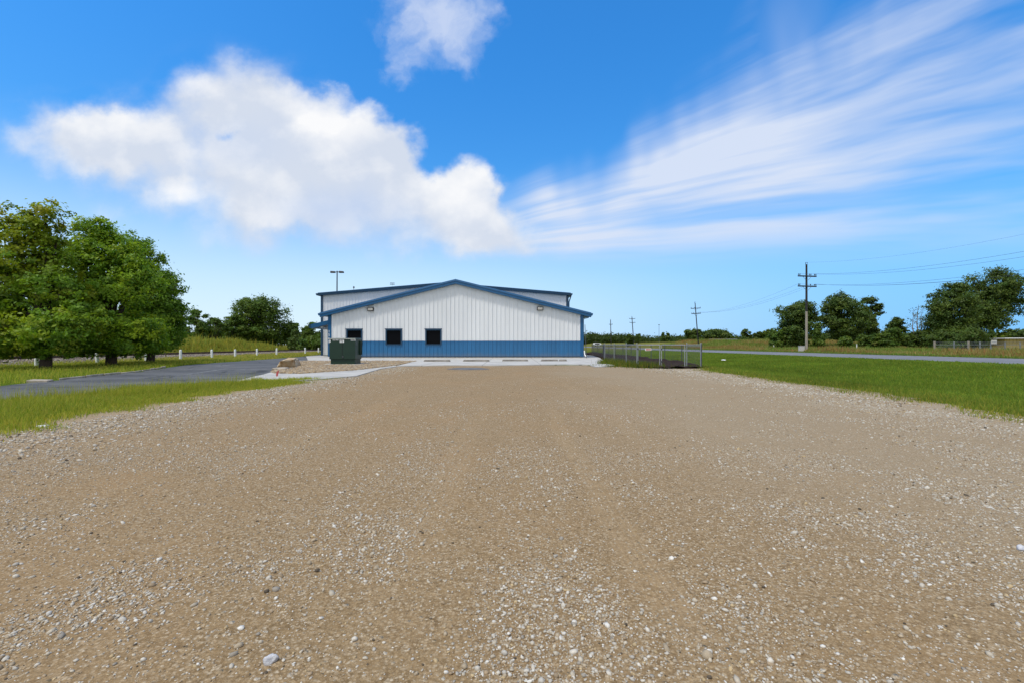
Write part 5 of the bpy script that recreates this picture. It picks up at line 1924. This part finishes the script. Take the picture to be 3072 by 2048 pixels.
# ------------------------------------------------------------------ trees
def leaf_cloud(cent, sig, nleaf, size, pal, jit=0.2, up=0.5, crown_c=None, clump_c=None, aspect=0.6):
    """leaves around clump centres -> V, F, C"""
    k = len(cent)
    n = k * nleaf
    idx = np.repeat(np.arange(k), nleaf)
    P = cent[idx] + rng.normal(0, 1, (n, 3)) * (sig[idx][:, None] * np.array([1, 1, 0.62]))
    nr = rng.normal(0, 1, (n, 3))
    nr[:, 2] += up
    if crown_c is not None:
        o = P - crown_c
        o /= np.linalg.norm(o, axis=1)[:, None] + 1e-9
        nr += o * 0.5
    if clump_c is not None:
        o = P - clump_c[idx]
        o /= np.linalg.norm(o, axis=1)[:, None] + 1e-9
        nr += o * 1.1
    nr /= np.linalg.norm(nr, axis=1)[:, None]
    a = np.cross(nr, rng.normal(0, 1, (n, 3)))
    a /= np.linalg.norm(a, axis=1)[:, None]
    b = np.cross(nr, a)
    s = size * rng.uniform(0.65, 1.3, n)
    a *= s[:, None]
    b *= (s * aspect)[:, None]
    fold = nr * (s * 0.18)[:, None]
    V = np.stack([P - a, P - b * 0.9 + a * 0.1 + fold, P + a, P + b * 0.9 + a * 0.1 + fold], 1).reshape(-1, 3)
    FA = (np.arange(n)[:, None] * 4 + np.arange(4)[None])
    pal = np.array(pal)
    ct = pal[rng.integers(0, len(pal), k)] * rng.uniform(0.85, 1.15, k)[:, None]
    C = ct[idx] * rng.uniform(1 - jit, 1 + jit, n)[:, None]
    return V, FA, np.repeat(C, 4, 0)


def make_tree(name, label, cat, base, trunk_h, trunk_r, lobes, nclump, nleaf, lsize, csig, mat, pal, bark='bark', group=None, limbs=True, up=0.5, stems=None, shell=0.38, aspect=0.6, pal_top=None):
    """lobes: list of (x, y, z, rx, ry, rz) relative to the base"""
    base = Vector(base)
    t = thing(name, label, cat, tuple(base), group)
    lobes = np.array(lobes, float)
    cen = lobes[:, :3].mean(0) + np.array(base)
    vol = (lobes[:, 3] * lobes[:, 4] * lobes[:, 5]) ** 0.75
    which = rng.choice(len(lobes), nclump, p=vol / vol.sum())
    d = rng.normal(0, 1, (nclump, 3))
    d /= np.linalg.norm(d, axis=1)[:, None]
    rr = rng.random(nclump) ** shell
    cl = lobes[which, :3] + d * rr[:, None] * lobes[which, 3:]
    keep = cl[:, 2] > 0.15
    cl, lc = cl[keep], lobes[which[keep], :3] - np.array([0, 0, 0.35]) * lobes[which[keep], 5][:, None] + np.array(base)
    cw = cl + np.array(base)
    sig = csig * rng.uniform(0.6, 1.3, len(cl))
    V, FA, C = leaf_cloud(cw, sig, nleaf, lsize, pal, crown_c=cen, clump_c=lc, up=up, aspect=aspect)
    if pal_top is not None:
        zt = (V[:, 2] - base.z)
        w = np.clip((zt - pal_top[0]) / pal_top[1], 0, 1) * (vnoise(V[:, 0] * 1.0 + V[:, 2], V[:, 1] + V[:, 2] * 0.7, 1.1, 66) > 0.45)
        C = C * (1 - w[:, None]) + C * w[:, None] * np.array([pal_top[2]])
    np_mesh('crown', V, FA, M[mat], t, col=C)
    m_ = MB()
    if stems is None:
        stems = [(0.0, 0.0)]
    top = lobes[:, 2].max()
    for sx, sy in stems:
        bx, by, bz = base.x + sx, base.y + sy, base.z
        lx, ly = cen[0], cen[1]
        pts = [(bx, by, bz - 0.15), (bx, by, bz + 0.12), (bx + random.uniform(-.05, .05) * trunk_h, by, bz + trunk_h * 0.6), (bx + (lx - bx) * 0.3, by + (ly - by) * 0.3, bz + trunk_h), ((bx + lx) / 2, (by + ly) / 2, bz + trunk_h + (top - trunk_h) * 0.55)]
        m_.tube(pts, [trunk_r * 1.25, trunk_r * 1.0, trunk_r * 0.88, trunk_r * 0.7, trunk_r * 0.25], 9)
    m_.build('trunk', M[bark], t, smooth=True)
    if limbs:
        lm = MB()
        st = Vector((base.x + stems[0][0], base.y + stems[0][1], base.z))
        for l in lobes:
            a = st + Vector((0, 0, trunk_h * random.uniform(0.75, 1.1)))
            e = base + Vector(l[:3])
            if e.z < a.z:
                a = st + Vector((0, 0, trunk_h * 0.75))
            mid = a.lerp(e, 0.5) + Vector((random.uniform(-.2, .2), random.uniform(-.2, .2), 0.1)) * trunk_h * 0.3
            lm.tube([a, mid, e], [trunk_r * 0.5, trunk_r * 0.33, trunk_r * 0.14], 6)
            for _ in range(4):
                q = e + Vector((random.uniform(-.75, .75) * l[3], random.uniform(-.75, .75) * l[4], random.uniform(-.75, .75) * l[5]))
                lm.tube([mid.lerp(e, random.uniform(0.2, 1.0)), q], [trunk_r * 0.14, trunk_r * 0.03], 4)
        lm.build('limbs', M[bark], t, smooth=True)
    return t


def crown_lobes(w, z0, z1, n, seed, depth=0.85, shape='round'):
    """random lobes that fill a crown w wide between heights z0 and z1"""
    r = random.Random(seed)
    h = z1 - z0
    out = []
    for i in range(n):
        f = (i + r.uniform(0.2, 0.8)) / n
        z = z0 + h * f
        if shape == 'round':
            pr = math.sqrt(max(0.05, 1 - (2 * f - 0.95) ** 2))
        elif shape == 'cone':
            pr = max(0.12, 1.0 - f)
        elif shape == 'top':
            pr = 0.45 + 0.55 * math.sin(math.pi * min(1, f * 0.9 + 0.05))
        else:
            pr = 1.0
        a = r.uniform(0, 2 * math.pi) + i * 2.4
        k = r.uniform(0.3, 0.78) * pr * w / 2
        rx = min(0.24 * w, max(0.12 * w, (pr * w / 2 - k) * r.uniform(0.8, 1.05)))
        rz = min(rx * 0.9, h * 0.26) * r.uniform(0.8, 1.1)
        z = min(max(z, z0 + rz * 0.8), z1 - rz * 0.85)
        out.append((k * math.cos(a), k * math.sin(a) * depth, z, rx, rx * depth, rz))
    return out


MAPLE = [(1.0, 1.0, 1.0), (0.8, 0.92, 1.0), (1.3, 1.15, 0.8), (1.05, 1.12, 0.9), (0.65, 0.78, 0.9), (1.15, 0.95, 0.9)]
def near_trees():
    # three rounded trees along the verge
    x, y = gp(137, 1107)
    y = 20.6
    x = (137 - 1536) * y / F
    l1 = [(-1.9, 0, 1.75, 2.0, 2.1, 1.25), (0.4, -0.3, 1.6, 1.7, 1.9, 1.1), (1.3, 0.2, 2.2, 1.1, 1.4, 0.9), (-1.3, 0.1, 4.4, 1.35, 1.6, 1.1), (0.5, 0.2, 3.7, 1.0, 1.3, 0.95), (-2.9, 0, 4.0, 1.2, 1.5, 1.2), (-1.2, -0.2, 3.15, 1.2, 1.4, 0.8), (-2.6, -0.1, 3.0, 0.9, 1.2, 0.7),
          (-1.75, 0.2, 6.5, 0.8, 0.9, 1.05), (-0.1, 0.1, 6.85, 0.72, 0.8, 0.85), (-0.8, 0.2, 5.7, 0.9, 1.0, 0.9), (0.35, 0.1, 5.9, 0.5, 0.6, 0.6), (-2.7, 0.1, 5.7, 0.7, 0.9, 0.8), (0.1, 0.2, 4.9, 0.65, 0.8, 0.6)]
    make_tree('maple_tree', 'nearest leafy maple at the left edge with yellow brown tinted upper leaves', 'tree', (x, y, 0), 1.3, 0.23, l1, 900, 54, 0.078, 0.165, 'leaf_near', MAPLE, group='leafy trees lining the drive', pal_top=(2.6, 4.0, (1.22, 0.98, 0.9)), stems=[(0, 0)])
    y = 23.7
    x = (334 - 1536) * y / F
    l2 = [(-1.4, 0, 1.8, 1.7, 1.9, 1.3), (1.0, 0, 1.65, 1.7, 1.9, 1.2), (-0.3, -0.8, 3.5, 1.5, 1.5, 1.2), (-1.7, 0.1, 4.3, 1.3, 1.4, 1.1), (0.9, 0.1, 4.2, 1.3, 1.5, 1.1), (-0.9, -0.3, 5.5, 1.1, 1.2, 1.0),
          (-1.35, 0.3, 7.0, 0.72, 0.85, 0.9), (-0.45, 0.2, 6.85, 0.7, 0.8, 0.85), (0.35, 0.1, 5.9, 0.9, 1.0, 0.85), (-1.9, 0.2, 5.9, 0.7, 0.8, 0.7), (-2.3, 0.2, 3.2, 0.9, 1.2, 0.9), (1.2, 0.2, 5.2, 0.7, 0.9, 0.7)]
    make_tree('maple_tree', 'bright green rounded maple, second from the left beside the drive', 'tree', (x, y, 0), 1.3, 0.25, l2, 950, 54, 0.080, 0.175, 'leaf_near', [(1.05, 1.1, 0.9), (0.85, 1.0, 1.0), (1.4, 1.25, 0.8), (1.15, 1.18, 0.85), (0.68, 0.82, 0.9)], group='leafy trees lining the drive')
    y = 27.6
    x = (452 - 1536) * y / F
    l3 = [(0.25, 0, 1.6, 1.5, 1.8, 1.1), (-1.2, 0, 2.0, 1.8, 2.0, 1.4), (0.2, -0.3, 3.6, 1.3, 1.7, 1.1), (-1.1, 0.2, 4.9, 1.4, 1.6, 1.2), (-1.05, 0.1, 7.1, 0.72, 0.85, 0.85), (-0.25, 0.2, 6.3, 0.75, 0.9, 0.8),
          (0.7, 0.1, 5.1, 0.75, 0.9, 0.7), (1.25, 0.1, 4.5, 0.55, 0.8, 0.5), (1.2, 0.1, 3.2, 0.75, 1.1, 0.75), (-1.6, 0.1, 6.1, 0.8, 1.0, 0.8), (0.7, 0.0, 2.5, 1.05, 1.5, 0.9)]
    make_tree('maple_tree', 'darker leafy maple, third and rightmost of the trees lining the drive', 'tree', (x, y, 0), 1.3, 0.22, l3, 820, 52, 0.086, 0.175, 'leaf_near', [(0.72, 0.86, 0.95), (0.62, 0.78, 0.9), (0.9, 0.95, 0.9), (0.8, 0.92, 0.9)], group='leafy trees lining the drive')


near_trees()

FAR = [(1.0, 1.0, 1.0), (0.8, 0.9, 0.95), (1.25, 1.15, 0.95), (0.9, 1.05, 1.0), (1.1, 1.1, 0.8)]


def far_tree(name, label, px0, px1, ptop, pbase, D, seed, n=7, clumps=150, nleaf=20, shape='round', mat='leaf_mid', trunk=0.22, group='trees beyond the field', pal=FAR, cat='tree', lift=0.12, ls=1.0, stems=None, depth=0.85, shell=0.45):
    xc = ((px0 + px1) / 2 - 1536) * D / F
    g = float(gz(xc, D))
    w = (px1 - px0) * D / F
    h = H + (HZ - ptop) * D / F - g
    lb = crown_lobes(w, h * lift, h, int(n * 1.9), seed, depth, shape)
    lf = max(0.0021 * D, 0.12) * ls
    make_tree(name, label, cat, (xc, D, g), h * 0.3, max(0.12, w * 0.025), lb, int(clumps * 1.5), int(nleaf * 1.7), lf, max(0.036 * w, 0.2), mat, pal, group=group, limbs=True, stems=stems, shell=shell)


GL = 'trees behind the railway'
far_tree('broadleaf_tree', 'big rounded tree standing tallest behind the railway weeds', 690, 880, 892, 1042, 92, 52, 12, 420, 26, 'top', group=GL, trunk=0.3, lift=0.08)
far_tree('broadleaf_tree', 'lower green tree at the left shoulder of the big background tree', 660, 752, 945, 1040, 88, 14, 6, 170, 24, group=GL)
far_tree('broadleaf_tree', 'open crowned tree just right of the leafy maples in the background', 545, 630, 932, 1040, 80, 5, 7, 150, 20, group=GL, lift=0.2)
far_tree('broadleaf_tree', 'thin topped small tree left of the big background tree', 606, 672, 952, 1040, 84, 6, 6, 110, 20, group=GL, lift=0.15)
far_tree('broadleaf_tree', 'wide low tree in the dip behind the weeds left of the big tree', 575, 705, 975, 1040, 96, 7, 7, 170, 22, group=GL, mat='leaf_dark', shape='wide')
far_tree('broadleaf_tree', 'low dark tree directly behind the maples at the left', 480, 575, 975, 1040, 90, 18, 7, 170, 22, group=GL, mat='leaf_dark', shape='wide')
far_tree('broadleaf_tree', 'rounded tree next to the building left corner', 905, 975, 968, 1045, 88, 8, 7, 190, 24, group=GL)
far_tree('broadleaf_tree', 'tree between the dark cone tree and the big background tree', 845, 925, 972, 1045, 95, 9, 7, 190, 24, group=GL, shape='wide')
far_tree('conifer_tree', 'small dark cone shaped evergreen behind the white posts', 862, 908, 990, 1048, 74, 10, 7, 130, 24, 'cone', group=GL, mat='leaf_dark', lift=0.03)
far_tree('shrub', 'leafy green shrub low against the building left corner', 895, 985, 1010, 1052, 72, 11, 6, 150, 24, 'wide', group=GL, cat='shrub', lift=0.02)
far_tree('broadleaf_tree', 'tree hidden mostly behind the left maples and the track', 120, 330, 960, 1060, 60, 12, 8, 220, 24, group=GL, shape='wide', mat='leaf_dark')
far_tree('broadleaf_tree', 'background tree seen through the gap at the left photo edge', -120, 110, 960, 1060, 60, 13, 8, 220, 24, group=GL, shape='wide', mat='leaf_dark')
far_tree('broadleaf_tree', 'background tree behind the third maple', 330, 500, 960, 1060, 62, 19, 8, 200, 24, group=GL, shape='wide', mat='leaf_dark')

GR = 'trees beyond the road'
far_tree('broadleaf_tree', 'spreading tree left of the nearest utility pole', 2308, 2462, 908, 1034, 100, 21, 9, 300, 24, 'top', 'leaf_dark', group=GR, lift=0.2)
far_tree('broadleaf_tree', 'tall dense tree just right of the nearest utility pole', 2452, 2600, 881, 1034, 101, 22, 10, 400, 24, 'top', 'leaf_dark', group=GR, lift=0.12)
far_tree('broadleaf_tree', 'right half of the dense clump with an open leafy edge', 2560, 2652, 892, 1034, 106, 23, 8, 230, 24, 'round', 'leaf_dark', group=GR, lift=0.2)
GS = 'shrubs in front of the trees beyond the road'
far_tree('shrub', 'rounded green shrub at the left foot of the spreading tree', 2306, 2372, 992, 1040, 92, 24, 6, 170, 24, 'wide', 'leaf_mid', group=GS, cat='shrub', lift=0.03)
far_tree('shrub', 'very dark shrub behind the foot of the nearest utility pole', 2352, 2424, 978, 1040, 90, 25, 6, 200, 24, 'wide', 'leaf_dark', group=GS, cat='shrub', lift=0.03)
far_tree('shrub', 'light green feathery shrub just right of the pale pole', 2424, 2486, 972, 1040, 88, 26, 6, 190, 24, 'cone', 'leaf_mid', group=GS, cat='shrub', lift=0.03)
far_tree('shrub', 'small round bush in the tall grass below the dense clump', 2514, 2562, 1012, 1042, 84, 27, 5, 110, 22, 'wide', 'leaf_mid', group=GS, cat='shrub', lift=0.02)
far_tree('shrub', 'pale green low bush right of the dense clump', 2575, 2622, 1008, 1040, 84, 28, 5, 110, 22, 'wide', 'leaf_mid', group=GS, cat='shrub', lift=0.02)
far_tree('broadleaf_tree', 'small tree with a leaning top between the two big clumps', 2655, 2722, 953, 1040, 86, 29, 6, 150, 22, 'round', 'leaf_dark', group=GR, lift=0.1)
far_tree('shrub', 'wide green bush under the small leaning tree', 2618, 2700, 985, 1040, 82, 30, 6, 170, 22, 'wide', 'leaf_mid', group=GS, cat='shrub', lift=0.02)
far_tree('shrub', 'dark shrub at the foot of the bare dead tree', 2705, 2790, 995, 1044, 80, 31, 6, 170, 22, 'wide', 'leaf_dark', group=GS, cat='shrub', lift=0.02)
far_tree('broadleaf_tree', 'broad dark tree, left part of the biggest clump at right', 2775, 2945, 848, 1040, 78, 32, 11, 460, 26, 'round', 'leaf_dark', group=GR, lift=0.06)
far_tree('broadleaf_tree', 'tallest tree with layered branches at the right photo edge', 2880, 3072, 805, 1015, 84, 33, 11, 430, 26, 'round', 'leaf_dark', group=GR, lift=0.25)
far_tree('shrub', 'dark undergrowth beneath the biggest clump behind the field fence', 2790, 2960, 985, 1042, 74, 34, 8, 260, 24, 'wide', 'leaf_dark', group=GS, cat='shrub', lift=0.02)
far_tree('shrub', 'yellow green bush between the blank sign and the yellow shed', 2960, 3030, 1000, 1042, 82, 35, 6, 140, 22, 'wide', 'leaf_mid', group=GS, cat='shrub', lift=0.02, pal=[(1.6, 1.4, 0.9), (1.3, 1.25, 0.9)])
far_tree('shrub', 'dark green bush behind the yellow shed roof', 3010, 3100, 990, 1030, 92, 36, 6, 150, 22, 'wide', 'leaf_dark', group=GS, cat='shrub', lift=0.05)


def dead_tree():
    D = 80.0
    x = (2752 - 1536) * D / F
    h = H + (HZ - 915) * D / F
    t = thing('dead_tree', 'bare thin dead tree with a few brown leaves left of the biggest clump', 'tree', (x, D, 0), GR)
    m_ = MB()
    r = random.Random(4)
    for sx, hh in ((0, 1.0), (-0.9, 0.82), (0.7, 0.85)):
        pts = [(x + sx * 0.3, D, -0.1)]
        for k in range(1, 6):
            pts.append((x + sx * (0.3 + 0.7 * k / 5) + r.uniform(-.15, .15), D + r.uniform(-.2, .2), h * hh * k / 5))
        m_.tube(pts, [0.13, 0.11, 0.09, 0.07, 0.05, 0.02], 6)
    m_.build('trunk', M['bark_pale'], t)
    m_ = MB()
    tips = []
    for k in range(34):
        z = h * r.uniform(0.3, 0.95)
        a = r.uniform(0, 6.28)
        L = r.uniform(0.4, 1.3)
        p0 = Vector((x + r.choice((0, -0.6, 0.5)), D, z))
        p1 = p0 + Vector((math.cos(a) * L, math.sin(a) * L, L * 0.7))
        m_.tube([p0, p1], [0.035, 0.008], 4)
        tips.append(tuple(p1))
    m_.build('branches', M['bark_pale'], t)
    V, FA, C = leaf_cloud(np.array(tips), np.full(len(tips), 0.3), 9, 0.12, [(1.2, 0.9, 0.9), (0.9, 0.9, 0.9)])
    np_mesh('leaves', V, FA, M['leaf_mid'], t, col=C)


dead_tree()
GF = 'small far trees along the horizon'
far_tree('broadleaf_tree', 'broad far tree behind the leaning utility pole', 2050, 2118, 989, 1030, 170, 41, 8, 160, 20, 'round', 'leaf_dark', group=GF, lift=0.03)
far_tree('broadleaf_tree', 'wide far tree right of the leaning utility pole', 2104, 2206, 990, 1030, 172, 42, 9, 200, 20, 'wide', 'leaf_dark', group=GF, lift=0.03)
far_tree('broadleaf_tree', 'isolated round far tree with sky on both sides above the embankment', 2218, 2256, 989, 1028, 160, 43, 6, 90, 20, 'round', 'leaf_dark', group=GF, lift=0.03)
far_tree('broadleaf_tree', 'low far tree right of the isolated round one', 2260, 2296, 996, 1028, 160, 44, 6, 90, 20, 'wide', 'leaf_dark', group=GF, lift=0.03)
far_tree('broadleaf_tree', 'far tree touching the left side of the spreading tree', 2285, 2330, 989, 1028, 158, 45, 6, 90, 20, 'wide', 'leaf_mid', group=GF, lift=0.03)
far_tree('broadleaf_tree', 'far tree at the foot of the distant two arm pole, left one', 1872, 1902, 1003, 1031, 190, 46, 6, 80, 18, 'round', 'leaf_dark', group=GF, lift=0.03)
far_tree('broadleaf_tree', 'far tree just right of the distant two arm pole', 1904, 1926, 1002, 1031, 190, 47, 5, 70, 18, 'round', 'leaf_dark', group=GF, lift=0.03)
far_tree('broadleaf_tree', 'pointed far tree, left of two tips below the thin mast', 1980, 1999, 999, 1031, 190, 48, 5, 60, 18, 'cone', 'leaf_dark', group=GF, lift=0.03)
far_tree('broadleaf_tree', 'pointed far tree, right of two tips near the thin mast', 1996, 2014, 1001, 1031, 190, 49, 5, 60, 18, 'cone', 'leaf_dark', group=GF, lift=0.03)


def far_wood():
    """the unbroken belt of trees on the horizon"""
    cl, sg = [], []
    for (p0, p1, base_top, D, n) in ((1700, 1782, 1011, 330, 380), (1778, 1880, 1012, 330, 480), (1860, 2060, 1017, 330, 700), (2030, 2330, 1016, 300, 700), (2300, 3300, 1003, 170, 900), (300, 1000, 1004, 150, 700), (-900, 420, 1000, 120, 700), (1000, 1720, 1016, 330, 500)):
        px = rng.uniform(p0, p1, n)
        top = base_top + 8 * (vnoise(px, px * 0, 17, 71) - 0.5) + 6 * (vnoise(px, px * 0, 6, 72) - 0.5)
        f = rng.random(n) ** 0.7
        py = 1034 - (1034 - top) * f
        dd = D * rng.uniform(0.95, 1.1, n)
        cl.append(np.stack([(px - 1536) * dd / F, dd, np.maximum(H + (HZ - py) * dd / F, 0.5)], -1))
        sg.append(0.006 * dd)
    cl, sg = np.concatenate(cl), np.concatenate(sg)
    V, FA, C = leaf_cloud(cl, sg, 20, 0.6, np.array(FAR) * 0.62)
    o = np_mesh('far_woodland', V, FA, M['leaf_dark'], col=C)
    o['kind'] = 'stuff'


far_wood()
